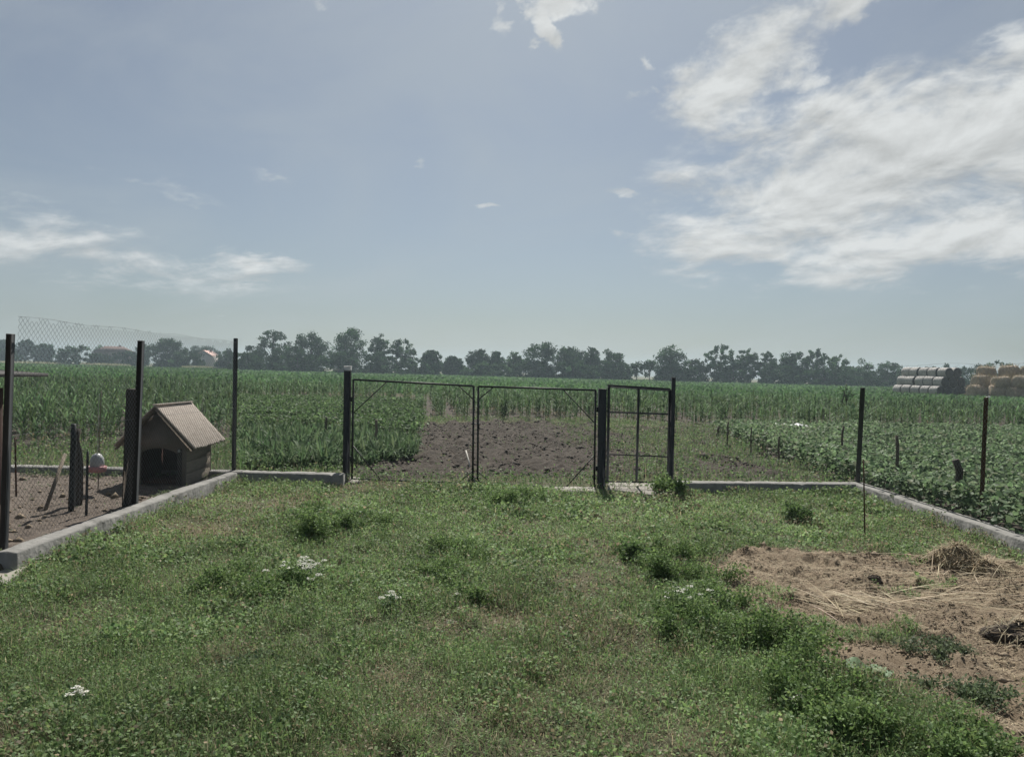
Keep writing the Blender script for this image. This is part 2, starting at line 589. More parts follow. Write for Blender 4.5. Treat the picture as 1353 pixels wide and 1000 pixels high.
M['pale_wall'] = solid_mat('pale_house_wall', (.40, .37, .35), (.48, .45, .42), .5, .9, 0, 0)
M['tiles'] = solid_mat('brown_roof_tiles', (.10, .06, .05), (.17, .10, .08), .8, .85, 0, 0)
M['red_tiles'] = solid_mat('pale_red_roof', (.50, .31, .27), (.60, .42, .37), .8, .85, 0, 0)
M['glass'] = solid_mat('window_glass', (.02, .025, .03), (.03, .035, .04), 1, .15, 0, 0)
M['plastic'] = solid_mat('white_plastic_sheet', (.34, .35, .35), (.46, .46, .46), 5, .5, 0, .4)
M['tarp'] = solid_mat('dark_blue_tarp', (.02, .03, .055), (.05, .065, .10), 3, .5, 0, .6)


def ground_material():
    m, n, l = nt('ground_earth_and_turf')
    o = n.new('ShaderNodeOutputMaterial')
    p = n.new('ShaderNodeBsdfPrincipled')
    p.inputs['Roughness'].default_value = .95
    p.inputs['Specular IOR Level'].default_value = .15
    tc = n.new('ShaderNodeTexCoord')
    at = n.new('ShaderNodeAttribute')
    at.attribute_name = 'col'
    sp = n.new('ShaderNodeSeparateColor')
    l.new(at.outputs['Color'], sp.inputs[0])

    def nz(scale, detail=8, rough=.65, st=(1, 1, 1)):
        mp = n.new('ShaderNodeMapping')
        mp.inputs['Scale'].default_value = st
        l.new(tc.outputs['Object'], mp.inputs[0])
        t = n.new('ShaderNodeTexNoise')
        t.inputs['Scale'].default_value = scale
        t.inputs['Detail'].default_value = detail
        t.inputs['Roughness'].default_value = rough
        l.new(mp.outputs[0], t.inputs['Vector'])
        return t.outputs['Fac']

    def ramp(f, cs):
        r = n.new('ShaderNodeValToRGB')
        e = r.color_ramp.elements
        while len(e) < len(cs):
            e.new(.5)
        for i, (pos, c) in enumerate(cs):
            e[i].position = pos
            e[i].color = (*c, 1)
        l.new(f, r.inputs[0])
        return r.outputs[0]

    def mix(f, a, b):
        x = n.new('ShaderNodeMix')
        x.data_type = 'RGBA'
        l.new(f, x.inputs['Factor'])
        l.new(a, x.inputs['A'])
        l.new(b, x.inputs['B'])
        return x.outputs['Result']
    turf = ramp(nz(6, 10, .7), [(.3, (.06, .062, .038)), (.5, (.105, .105, .062)), (.72, (.18, .16, .11))])
    soil = ramp(nz(5, 12, .75), [(.28, (.043, .036, .030)), (.5, (.078, .066, .055)), (.75, (.122, .103, .086))])
    straw = ramp(nz(11, 12, .75), [(.3, (.135, .10, .07)), (.5, (.275, .215, .15)), (.72, (.37, .30, .22))])
    run = ramp(nz(9, 12, .75), [(.3, (.08, .066, .054)), (.5, (.16, .132, .11)), (.72, (.25, .215, .18))])
    c = mix(sp.outputs[0], turf, soil)
    c = mix(sp.outputs[1], c, straw)
    c = mix(sp.outputs[2], c, run)
    l.new(c, p.inputs['Base Color'])
    b = n.new('ShaderNodeBump')
    b.inputs['Strength'].default_value = 1.0
    b.inputs['Distance'].default_value = .03
    l.new(nz(34, 12, .8), b.inputs['Height'])
    l.new(b.outputs[0], p.inputs['Normal'])
    l.new(p.outputs[0], o.inputs[0])
    return m


# ------------------------------------------------------------------ regions of the ground (metres; sight lines turned into ground points)
def region(pts):
    return np.array([G(*p) for p in pts])


STRAW = region([(942, 748), (958, 730), (1010, 725), (1110, 731), (1200, 739), (1300, 742), (1353, 752), (1520, 790), (1560, 1050), (1350, 1050), (1300, 968), (1190, 920), (1095, 882), (1015, 842), (985, 826), (955, 800)])
SOIL = region([(500, 634), (470, 624), (503, 600), (556, 561), (640, 557), (760, 559), (800, 563), (950, 568), (1012, 600), (1080, 633), (960, 633), (893, 632), (800, 634), (700, 631), (600, 632)])
THRESH = region([(795, 640), (885, 640), (905, 652), (860, 657), (800, 648)])
SLAB = region([(-60, 778), (8, 782), (43, 753), (22, 746), (-70, 745)])
WX0, WX1, WYB, WYL, WYR = -3.77, 4.82, 10.25, 5.66, 3.0     # yard edges: side walls, back wall
RUN = np.array([(-30, -6), (WX0 + .02, -6), (WX0 + .02, WYB), (-30, WYB)])
CORN = np.concatenate([region([(-320, 604), (150, 596), (311, 590), (316, 531), (540, 531), (556, 553), (680, 556), (800, 557), (950, 566), (1130, 571), (1353, 574), (1800, 589)]), np.array([(34, 38), (14, 43), (-10, 46), (-50, 46)])])
BEAN = np.concatenate([region([(940, 572), (1130, 574), (1353, 578), (1800, 592)]), np.array([(16, 4.0), (WX1 + .28, 4.0), (WX1 + .28, 11.1)]), region([(1078, 628)])])
ONION = region([(316, 621), (456, 621), (545, 604), (552, 588), (440, 574), (316, 572)])
POTATO = region([(316, 571), (440, 573), (552, 584), (558, 560), (545, 536), (316, 532)])

CLUMPS = [(430, 692, .55, 1.0), (490, 695, .4, .8), (330, 775, .5, .8), (260, 800, .45, .6), (400, 790, .45, .7), (500, 765, .4, .6), (600, 735, .5, .8), (640, 770, .35, .6),
          (660, 655, .6, .8), (740, 668, .6, .6), (560, 660, .5, .5), (120, 690, .35, .5), (60, 790, .35, .6), (180, 860, .5, .7), (430, 880, .45, .5), (560, 800, .35, .6),
          (700, 720, .4, .4), (860, 700, .5, .4), (950, 680, .6, .5), (1100, 690, .5, .5), (1180, 720, .4, .5), (900, 760, .3, 1.0), (930, 800, .33, 1.2), (990, 850, .33, 1.2), (930, 850, .32, .8),
          (1090, 925, .26, 1.4), (1180, 960, .30, 1.5), (1020, 900, .25, .9), (1250, 985, .25, 1.3), (960, 900, .3, .5), (620, 900, .5, .35), (300, 940, .5, .4), (800, 640, .3, .5), (1000, 655, .6, .6), (890, 655, .35, .8)]
DRY = [(265, 700, .5, .9), (385, 668, .5, .9), (770, 775, .35, .7), (745, 830, .3, .5), (660, 820, .3, .8), (600, 830, .2, .8), (520, 895, .2, .7), (300, 870, .15, .7), (870, 655, .5, .8), (810, 690, .4, .4),
       (830, 740, .25, .8), (540, 940, .25, .5), (690, 950, .3, .6), (1250, 715, .5, .5), (60, 830, .25, .4), (760, 900, .4, .5), (1290, 730, .5, .5)]


def spots(lst, x, y):
    s = np.zeros(np.shape(x))
    for px, py, r, a in lst:
        g = G(px, py)
        s = np.maximum(s, a * np.exp(-(((x - g[0]) ** 2) + ((y - g[1]) * .8) ** 2) / (r * r)))
    return s


STRAW2 = None


def ground_z(x, y):
    """Height of the bare ground."""
    z = (fbm(x * .55, y * .55, 20, 3) - .5) * .05
    near = sstep(np.hypot(x, y), 60, 30)
    s = ragged(SOIL, x, y, .12)
    z = z + near * np.where(s, (fbm(x * 2.2, y * 2.2, 21, 3, .5) - .5) * .09 + (fbm(x * 7, y * 7, 27, 3, .7) - .5) * .11 + .062 * np.sin((x + .11 * y) * 9.0 + 1.5 * fbm(x * .6, y * .6, 29, 2)) * sstep(fbm(x, y, 28, 2), .3, .6), (fbm(x * 4, y * 4, 22, 3) - .5) * .03)
    st = ragged(STRAW, x, y, .10)
    z = z + np.where(st, (fbm(x * 3.5, y * 3.5, 23, 5, .68) - .45) * .13 + np.maximum(0, fbm(x * 8, y * 8, 26, 3, .7) - .48) * .17, 0)
    z = z + np.where(inside(RUN, x, y), .07 + (fbm(x * 5, y * 5, 24, 4, .6) - .5) * .06, 0)
    return z


# ------------------------------------------------------------------ the ground: one sheet to the horizon
def axis(lo, hi, step, far_lo, far_hi):
    a = [np.arange(lo, hi + 1e-6, step)]
    g = step
    out, v = [], hi
    while v < far_hi:
        g *= 1.28
        v += g
        out.append(v)
    a.append(np.array(out))
    g, out, v = step, [], lo
    while v > far_lo:
        g *= 1.28
        v -= g
        out.append(v)
    a.insert(0, np.array(out[::-1]))
    return np.concatenate(a)


gx, gy = axis(-8, 8, .036, -900, 900), axis(2.2, 24, .036, -300, 900)
GX, GY = np.meshgrid(gx, gy)
GZ = ground_z(GX, GY)
gcol = np.zeros((GX.size, 3), np.float32)
gcol[:, 0] = np.where(ragged(SOIL, GX, GY, .12) | (inside(BEAN, GX, GY)) | inside(POTATO, GX, GY) | inside(CORN, GX, GY), 1, 0).ravel()
gcol[:, 1] = np.maximum(ragged(STRAW, GX, GY, .10) * 1.0, sstep(spots(DRY, GX, GY) + (fbm(GX * 6, GY * 6, 30) - .5) * 1.1, .5, 1.0) * .55).ravel()
gcol[:, 2] = (inside(RUN, GX, GY) * 1.0).ravel()
ni, nj = GX.shape
idx = np.arange(ni * nj).reshape(ni, nj)
quad = np.stack([idx[:-1, :-1], idx[:-1, 1:], idx[1:, 1:], idx[1:, :-1]], -1).reshape(-1, 4)
tag(raw('ground', np.stack([GX, GY, GZ], -1).reshape(-1, 3), [quad], ground_material(), None, gcol, True), kind='structure')


# ------------------------------------------------------------------ low concrete kerb walls
def wall(name, p0, p1, h, w, label):
    """A cast wall with slightly worn arrises, from p0 to p1."""
    p0, p1 = np.array(p0, float), np.array(p1, float)
    L = np.linalg.norm(p1 - p0)
    t = (p1 - p0) / L
    s = np.array((-t[1], t[0]))
    n = max(2, int(L / .03))
    b = .012
    prof = np.array([(-w / 2, -.25), (-w / 2, h - b), (-w / 2 + b, h), (0, h + .002), (w / 2 - b, h), (w / 2, h - b), (w / 2, -.25)])
    u = np.linspace(0, L, n + 1)
    V = np.zeros((n + 1, 7, 3))
    wob = (fbm(u * 3, u * 0 + p0[0], 40, 3) - .5)
    for k in range(7):
        chip = (vnoise(u * 26, u * 0 + k * 3.3, 41) ** 5) * .02 if k in (1, 2, 4, 5) else 0
        off = prof[k, 0] * (1 - chip * 2) + wob * .008
        V[:, k, :2] = p0 + t * u[:, None] + s * off[:, None]
        V[:, k, 2] = prof[k, 1] - chip + wob * .008 * (prof[k, 1] > 0)
    V = V.reshape(-1, 3)
    i, j = np.meshgrid(np.arange(n), np.arange(6), indexing='ij')
    q = np.stack([i * 7 + j, (i + 1) * 7 + j, (i + 1) * 7 + j + 1, i * 7 + j + 1], -1).reshape(-1, 4)
    caps = np.array([np.arange(7)[::-1], np.arange(7) + n * 7])
    o = raw(name, V, [q[:, ::-1], caps], M['concrete'])
    return tag(o, label, 'low wall')


XL, XR = WX0 + .08, WX1 + .10
wall('low_wall', (XL - .03, WYL), (XL, WYB - .12), .165, .16, 'low concrete kerb wall running from the camera side up to the dog house')
pc = D(453, 630, WYB)
wall('low_wall', (-14.0, WYB), (pc[0], WYB + .06), .16, .22, 'low concrete kerb wall behind the dog house, ending at the white topped gate post')
pd = D(892, 640, 10.45)
wall('low_wall', (pd[0], 10.45), (XR - .08, 10.78), .15, .22, 'low concrete kerb wall between the small gate and the bean field corner')
wall('low_wall', (XR + .02, 10.9), (XR - .02, WYR), .15, .20, 'rough concrete kerb wall between the bean field and the straw patch')


def slab(name, pts, z, label, mat='slab', cat='concrete slab'):
    b = MB()
    pts = [np.array(p) for p in pts]
    c = sum(pts) / len(pts)
    P = []
    for i, p in enumerate(pts):
        q = pts[(i + 1) % len(pts)]
        m = max(1, int(np.linalg.norm(q - p) / .08))
        for k in range(m):
            P.append(p + (q - p) * k / m + rng.normal(0, .012, 2))
    n = len(P)
    top = [(*(p + (c - p) * .02), z + rng.normal(0, .002)) for p in P]
    side = [(*p, z - .012) for p in P]
    bot = [(*p, z - .15) for p in P]
    V = np.array(top + side + bot + [(*c, z)])
    k = np.arange(n)
    k2 = (k + 1) % n
    b.add(V, [np.stack([k, k2, k * 0 + 3 * n], -1), np.stack([k + n, k2 + n, k2, k], -1), np.stack([k + 2 * n, k2 + 2 * n, k2 + n, k + n], -1)])
    return tag(b.build(name, M[mat]), label, cat)


slab('concrete_slab', [G(-60, 775), G(10, 779), G(41, 751), G(18, 747), G(-70, 745)], .035, 'pale concrete slab at the near end of the kerb wall by the chicken run')
slab('gate_sill', [G(688, 645), G(786, 646), G(788, 652), G(692, 652)], .03, 'narrow pale concrete sill in the grass under the wide gate', cat='gate sill')
slab('gate_step', [G(803, 639), G(884, 640), G(905, 651), G(868, 657), G(802, 648)], .03, 'cracked pale concrete step in front of the small gate', cat='gate step')
slab('post_footing', [G(462, 633), G(474, 632), G(476, 639), G(458, 640)], .025, 'pale concrete footing at the base of the white topped gate post', cat='footing')
g = G(627, 639)
tag(MB().box((g[0], g[1] + .03, .02), (.19, .14, .14), Matrix.Rotation(.05, 3, 'Z'), .012, .004).build('stop_block', M['slab']), 'small concrete stop block where the two gate leaves meet', 'concrete block')

# ------------------------------------------------------------------ fences


def chain_mesh(name, parent, p0, p1, z0, zt0, zt1, w=.05, r=.0011, bulge=.02, skew=0.0):
    """Chain-link: interlocked zigzag wires between p0 and p1, from z0 up to zt0..zt1."""
    p0, p1 = np.array(p0, float), np.array(p1, float)
    L = np.linalg.norm(p1 - p0)
    t = (p1 - p0) / L
    s = np.array((-t[1], t[0]))
    n = int(L / w)
    Vs, Qs, nb = [], [], 0
    ang = np.array([0, 2.09, 4.19])
    for i in range(n):
        top = zt0 + (zt1 - zt0) * i / n + .012 * math.sin(i * .7)
        m = int((top - z0) / w)
        if m < 2:
            continue
        k = np.arange(m + 1)
        u = (i + ((k + i) % 2)) * w + skew * (k * w)
        z = z0 + k * w
        f = u / L
        off = bulge * np.sin(f * 9.4 + 1) * np.sin((z - z0) / max(.2, top - z0) * 3.1) + .0015 * np.where((k + i) % 2, 1, -1)
        c = np.stack([p0[0] + t[0] * u + s[0] * off, p0[1] + t[1] * u + s[1] * off, z], -1)
        V = c[:, None] + r * (np.cos(ang)[None, :, None] * np.array((t[0], t[1], 0.0)) + np.sin(ang)[None, :, None] * np.array((s[0], s[1], 0.0)))
        kk, j = np.meshgrid(np.arange(m), np.arange(3), indexing='ij')
        Qs.append(nb + np.stack([kk * 3 + j, kk * 3 + (j + 1) % 3, (kk + 1) * 3 + (j + 1) % 3, (kk + 1) * 3 + j], -1).reshape(-1, 4))
        Vs.append(V.reshape(-1, 3))
        nb += 3 * (m + 1)
    return raw(name, np.concatenate(Vs), [np.concatenate(Qs)], M['wire'], parent)


def post(name, parent, base, top, w, mat='iron', round_=False, cap=None):
    b = MB()
    if round_:
        b.tube([base, [(base[i] + top[i]) / 2 for i in range(3)], top], w / 2, 10)
    else:
        b.bar(base, top, w)
    o = b.build(name, M[mat], parent)
    return o


# fence on the kerb wall beside the chicken run
f = tag(empty('chain_link_fence', (XL, WYL, 0)), 'tall chain link fence beside the dog house, loose mesh rising above three posts', 'fence')
inv = lambda o, p: tuple(np.array(p) - np.array(o.location))
for p0, p1, y, w in (((4, 745), (14, 441), 5.93, .046), ((177.5, 664), (186.5, 450), 7.72, .052), ((309, 625), (311.5, 447), WYB + .1, .046)):
    b0, t_ = D(*p0, y), D(*p1, y)
    post('post', f, inv(f, (b0[0], y, -.1)), inv(f, t_), w, 'iron')
o = chain_mesh('mesh', f, (-.16, .3), (-.03, WYB - WYL + .05), .17, 1.93, 1.9, .027, .0014, .03)
b = MB()
u = np.linspace(0, 1, 40)
b.tube(np.stack([-.165 + .13 * u, .3 + u * (WYB - WYL - .25), 1.925 - .03 * u + .008 * np.sin(u * 23)], -1), .0016, 4)
b.tube(np.stack([-.165 + .13 * u, .3 + u * (WYB - WYL - .25), 1.0 + .02 * np.sin(u * 3.1)], -1), .0014, 4)
b.build('tension_wire', M['wire'], f)

# short fence from the corner to the gate post
f = tag(empty('chain_link_fence', (XL, WYB, 0)), 'short thin chain link bay ending at the white topped gate post', 'fence')
x1 = D(452, 560, WYB)[0]
chain_mesh('mesh', f, (0.02, .03), (x1 - XL, .03), .17, 1.05, 1.05, .03, .0007, .02)
b = MB()
for zz in (1.06, .62, 1.5):
    b.tube(np.stack([np.linspace(-.08, x1 - XL, 20), np.full(20, .03), zz - .03 * np.sin(np.linspace(0, 3.14, 20))], -1), .0011, 4)
b.build('line_wire', M['wire'], f)

# fence by the bean field
f = tag(empty('chain_link_fence', (XR, 10.85, 0)), 'chain link fence with two thin leaning posts beside the bean field', 'fence')
for (bx, by), (tx, ty), y, w in (((1133, 640), (1140, 512), 10.88, .05), ((1296, 686), (1303, 525), 8.55, .034)):
    a_, t_ = D(bx, by, y), D(tx, ty, y)
    a_[2] = .1 if y < 10 else .1
    post('post', f, inv(f, a_), inv(f, t_), w, 'green_iron' if y > 10 else 'rust')
chain_mesh('mesh', f, (.05, -.05), (.10, WYR - 10.85), .16, 1.80, 1.82, .03, .0009, .03)
b = MB()
u = np.linspace(0, 1, 50)
b.tube(np.stack([.06 + .05 * u, -.05 + u * (WYR - 10.85), 1.81 + .012 * np.sin(u * 30)], -1), .0016, 4)
b.build('top_wire', M['wire'], f)
# fence bay over the back kerb wall
f = tag(empty('chain_link_fence', (pd[0], 10.47, 0)), 'sagging thin chain link bay above the kerb wall between small gate and corner post', 'fence')
chain_mesh('mesh', f, (0.05, .02), (XR - pd[0], .33), .16, 1.45, 1.38, .035, .0006, .04)
b = MB()
u = np.linspace(0, 1, 30)
b.tube(np.stack([u * (XR - pd[0]), u * .31 + .02, 1.47 - .07 * u - .03 * np.sin(u * 3.14)], -1), .0011, 4)
b.build('line_wire', M['wire'], f)

# gate posts
YG = 10.75


def gpost(px0, py0, px1, py1, w, label, mat='iron', cap=False, y=YG):
    a_, t_ = D(px0, py0, y), D(px1, py1, y)
    root = empty('gate_post', (a_[0], y, 0))
    tag(root, label, 'gate post', 'posts that carry the gates')
    bt = MB().bar((0, 0, -.15), (t_[0] - a_[0], 0, t_[2]), w)
    bt.build('shaft', M[mat], root)
    c = MB().box((t_[0] - a_[0], 0, t_[2] + .006), (w + .008, w + .008, .018), None, .004)
    c.build('cap', M['white_paint' if cap else mat], root)
    if cap:
        MB().box((t_[0] - a_[0] + .0, -.001, t_[2] - .028), (w + .003, w + .003, .045), None, .002).build('paint_band', M['white_paint'], root)
    return root


gpost(457.5, 637, 459.5, 485, .088, 'dark square gate post with a worn white top', 'iron', True)
gpost(794.5, 643, 796, 515, .108, 'thickest dark square gate post, standing between wide gate and small gate', 'iron')
gpost(887, 643, 890, 500, .05, 'thin dark gate post on the bean field side of the small gate', 'iron')

# the wide double gate
gate = tag(empty('double_gate', (0, YG, 0)), 'wide double gate of thin dark steel tube with corner braces', 'gate')
P = lambda px, py: np.array((D(px, py, YG)[0], 0.0, D(px, py, YG)[2]))


def leaf(tl, tr, bl, br, hinge_left):
    b = MB()
    for a_, c_, r_ in ((tl, tr, .015), (bl, br, .0125), (tl, bl, .015), (tr, br, .0155)):
        b.tube([a_, a_ + (c_ - a_) * .5, c_], r_, 8)
    lf = b.build('gate_leaf', M['iron'], gate, True)
    W = tr - tl
    hl = (lambda t: tl + (bl - tl) * t), (lambda t: tr + (br - tr) * t)
    hs, ms = (hl if hinge_left else hl[::-1])
    tp = (lambda t: tl + W * t) if hinge_left else (lambda t: tr - W * t)
    bp = (lambda t: bl + (br - bl) * t) if hinge_left else (lambda t: br - (br - bl) * t)
    for a_, c_ in ((tp(.28), hs(.34)), (tp(.87), ms(.14)), (bp(.24), hs(.66)), (bp(.88), ms(.87))):
        MB().tube([a_, (a_ + c_) / 2, c_], .0075, 6).build('brace', M['iron'], lf, True)
    for t in (.2, .8):
        h = hs(t)
        MB().tube([h + np.array((-.03 if hinge_left else .03, 0, -.03)), h + np.array((-.03 if hinge_left else .03, 0, .04))], .014, 8).build('hinge', M['iron'], lf)
    me = chain_mesh('mesh', lf, (bl[0] + .01, .0), (br[0] - .01, .0), min(bl[2], br[2]) + .02, tl[2] - .02, tr[2] - .02, .03, .0009, .01)
    return lf


leaf(P(467, 501.5), P(626, 510), P(465, 632.5), P(624.5, 638.5), True)
leaf(P(632, 510.5), P(787, 515.5), P(631, 638.5), P(785, 645), False)
b = MB().tube([P(628.5, 560) + np.array((-.06, -.03, 0)), P(628.5, 560) + np.array((.07, -.03, 0))], .009, 6)
b.tube([P(628.5, 560) + np.array((.05, -.03, 0)), P(628.5, 560) + np.array((.05, -.03, -.06))], .007, 6)
b.build('latch', M['iron'], gate)

# the small gate
sg = tag(empty('garden_gate', (0, YG, 0)), 'small open framed steel gate with a thick middle upright and two crossbars', 'gate')
b = MB()
for a_, c_, w in ((P(805, 512), P(803, 636), .035), (P(803.5, 510), P(886, 515), .045), (P(886, 515), P(883.5, 637), .036), (P(802, 636.5), P(884, 638), .022)):
    a_, c_ = a_ + np.array((0, .04, 0)), c_ + np.array((0, .04, 0))
    b.bar(a_, c_, w, w)
b.build('frame', M['iron'], sg)
MB().bar(P(844, 513) + np.array((0, .005, 0)), P(841, 637) + np.array((0, .005, 0)), .042, .03).build('upright', M['iron'], sg)
MB().bar(P(804, 544.5) + np.array((0, .045, 0)), P(885, 547.5) + np.array((0, .045, 0)), .035, .025).build('crossbar', M['iron'], sg)
MB().bar(P(803, 600.5) + np.array((0, .045, 0)), P(884, 604) + np.array((0, .045, 0)), .018, .018).build('crossbar', M['iron'], sg)
for py in (540, 615):
    MB().tube([P(887, py) + np.array((0, .03, -.03)), P(887, py) + np.array((0, .03, .04))], .014, 8).build('hinge', M['iron'], sg)

# ------------------------------------------------------------------ dog house
KX, KY, KZ = -4.345, 9.46, .07
kd = tag(empty('dog_house', (KX, KY, KZ)), 'small wooden dog house with a brown pitched roof and dark arched doorway', 'dog house')
hw, hl, eh, rh = .335, .80, .60, .985        # half width, length, eave height, ridge height
slope = (rh - eh - .03) / hw
# gabled front board with an arched hole
arch = [(-.225, .02), (-.225, .40)] + [(-.225 + .45 * t, .40 + .065 * math.sin(math.pi * t) ** .7) for t in np.linspace(.1, .9, 9)] + [(.225, .40), (.225, .02)]
outer = [(-hw, 0), (-hw, eh), (0, rh - .03), (hw, eh), (hw, 0)]


def front_board(y0, y1):
    ring = outer + [(.225, 0.0)] + arch[::-1] + [(-.225, 0.0)]
    n = len(ring)
    V = np.array([(x, y0, z) for x, z in ring] + [(x, y1, z) for x, z in ring])
    b = MB()
    k = np.arange(n)
    k2 = (k + 1) % n
    b.add(V, [np.arange(n)[None], (np.arange(n) + n)[None, ::-1], np.stack([k, k + n, k2 + n, k2], -1)])
    return b


front_board(0, .024).build('front_board', M['kennel_wall'], kd)
b = MB()
b.add(np.array([(x, hl - .024, z) for x, z in outer] + [(x, hl, z) for x, z in outer]), [np.arange(5)[None], (np.arange(5) + 5)[None, ::-1], np.array([[i, i + 5, (i + 1) % 5 + 5, (i + 1) % 5] for i in range(5)])])
b.build('back_board', M['kennel_wall'], kd)
for s in (-1, 1):
    b = MB()
    hs_ = [0.0, .15, .30, .45, .60]
    for k in range(4):
        b.box((s * (hw - .012 + .003 * (k % 2)), hl / 2, (hs_[k] + hs_[k + 1]) / 2), (.022, hl - .056, hs_[k + 1] - hs_[k] - .004), Matrix.Rotation(rng.normal(0, .006), 3, 'X'), .004)
    b.build('side_wall', M['kennel_plank'], kd)
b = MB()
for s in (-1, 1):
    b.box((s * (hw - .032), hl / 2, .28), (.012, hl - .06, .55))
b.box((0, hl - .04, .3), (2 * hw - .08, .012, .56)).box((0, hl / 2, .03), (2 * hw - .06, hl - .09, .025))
b.build('lining', M['dark_wood'], kd)  # added inner skin, stops light leaking between planks so the doorway stays dark
for s, x in ((1, .262), (-1, -.262)):
    MB().box((x, -.016, .235), (.055, .03, .45), None, .005).build('door_jamb', M['post_wood'], kd)
    MB().lathe([(0.001, .02), (.014, .016), (.018, 0), (.014, -.016), (.001, -.02)], (x, -.03, .44), 10).build('bolt_head', M['milky'], kd, True)
ro, oy0, oy1 = .155, -.14, .12                  # roof overhangs
run_ = hw + ro
for s in (1, -1):
    b = MB()
    n = 24
    ys = np.linspace(oy0, hl + oy1, n)
    edge = run_ + rng.normal(0, .006, n)
    if s > 0:
        edge[-7:] -= np.array((0, .004, .01, .012, .01, .012, .008))
    for lay in (0,):
        V = []
        for zoff in (.014, -.008):
            V += [(s * .0, y, rh + zoff + .006) for y in ys]
            V += [(s * e, y, rh - slope * e * .98 + zoff + .006 - .004 * math.sin(y * 9)) for y, e in zip(ys, edge)]
        k = np.arange(n - 1)
        Pq = [np.stack([k, k + 1, k + 1 + n, k + n], -1), np.stack([k + 2 * n, k + 3 * n, k + 1 + 3 * n, k + 1 + 2 * n], -1), np.stack([k + n, k + 1 + n, k + 1 + 3 * n, k + 3 * n], -1),
              np.array([[0, n, 3 * n, 2 * n], [n - 1, 3 * n - 1, 4 * n - 1, 2 * n - 1]])]
        b.add(np.array(V), Pq)
    rf = b.build('roof', M['roof_wood'], kd)
    # barge board under the front edge
    a_, c_ = Vector((s * .01, oy0 + .012, rh - .035)), Vector((s * (run_ - .02), oy0 + .012, rh - slope * (run_ - .02) - .035))
    MB().bar(a_, c_, .05, .018).build('barge_board', M['old_wood'], rf)
MB().box((0, (hl + oy0 + oy1) / 2, rh + .022), (.07, hl - oy0 + oy1 - .006, .014), None, .005).build('ridge_strip', M['roof_wood'], kd)

# ------------------------------------------------------------------ chicken run things
gp = D(176, 600, 7.98)
b = MB().box((0, 0, .62), (.128, .11, 1.35), Matrix.Rotation(.012, 3, 'Y'), .012, .004)
o = tag(b.build('wooden_post', M['post_wood']), 'thick weathered timber post in front of the dog house beside a fence post', 'wooden post')
o.location = (gp[0] - .01, 7.98, .02)


def stick(name, a_, t_, r, mat, label, cat, group=None, knots=True):
    a_, t_ = np.array(a_, float), np.array(t_, float)
    n = 7
    u = np.linspace(0, 1, n)[:, None]
    pts = a_ + (t_ - a_) * u + rng.normal(0, r * .35, (n, 3)) * (knots * 1.0)
    b = MB().tube(pts, r * (1.05 - .15 * u[:, 0]), 7)
    return tag(b.build(name, M[mat], None, True), label, cat, group)


y_ = 7.75
stick('fence_post', D(94, 676, y_) * [1, 1, 0] + [0, 0, .02], D(97.5, 560, y_), .028, 'iron', 'dark slim post standing against a paler wooden post in the chicken run', 'post', None, False)
y_ = 8.1
stick('wooden_post', D(104, 656, y_) * [1, 1, 0] + [0, 0, .02], D(103, 563, y_), .042, 'post_wood', 'short rough round wooden post in the chicken run behind a dark slim post', 'wooden post')
y_ = 7.55
stick('steel_rod', D(114, 680, y_) * [1, 1, 0] + [0, 0, .02], D(116, 596, y_), .013, 'iron', 'short dark steel rod between the wooden post and the pink drinker', 'rod', None, False)
y_ = 8.4
stick('steel_rod', D(22, 648, y_) * [1, 1, 0] + [0, 0, .02], D(20, 578, y_), .010, 'rust', 'thin short rod with a crosspiece beside the coop in the chicken run', 'rod', None, False)
# loose net hung from the slim post
f = tag(empty('loose_netting', (D(66, 660, 7.8)[0], 7.8, .07)), 'loose veil of wire netting slumped against the posts in the chicken run', 'wire netting')
chain_mesh('mesh', f, (0.0, 0.0), (.27, -.05), .0, .45, .78, .03, .0008, .06, .18)
chain_mesh('mesh', f, (.27, -.05), (.42, -.2), .0, .80, .60, .03, .0008, .03)
# plank lying on the ground by the timber post, leaning stick
a_ = G(60, 672, .08)
b = MB().tube([(a_[0], a_[1], .07), (D(86, 600, 8.2)[0], 8.2, D(86, 600, 8.2)[2])], .018, 6)
tag(b.build('leaning_pole', M['old_wood']), 'grey pole leaning on the ground towards the wooden posts in the chicken run', 'pole')

# drinker
yd = 8.75
dp = D(128, 622, yd)
dr = tag(empty('poultry_drinker', (dp[0], yd, dp[2] - .01)), 'milky bottle drinker on a pink tray hanging on a pale cord in the run', 'drinker')
MB().lathe([(.001, -.005), (.075, -.005), (.098, .005), (.102, .062), (.094, .066), (.082, .015), (.001, .012)], (0, 0, 0), 22).build('tray', M['pink'], dr, True)
MB().lathe([(.05, .012), (.074, .03), (.076, .10), (.070, .155), (.045, .195), (.02, .21), (.001, .212)], (0, 0, 0), 22).build('bottle', M['milky'], dr, True)
tp_ = D(131, 520, yd)
n = 14
u = np.linspace(0, 1, n)
pts = np.stack([(tp_[0] - dp[0]) * u + .006 * np.sin(u * 14), 0 * u, .21 + (tp_[2] - dp[2] - .2) * u], -1)
MB().tube(pts, .0045, 5).build('cord', M['cord'], dr)
g = G(128, 634, .06)
stick('support_rod', (dp[0], yd + .03, .0), (tp_[0] + .005, yd + .03, tp_[2] + .03), .006, 'old_wood', 'thin pale pole that the pink drinker hangs from', 'pole', None, True)

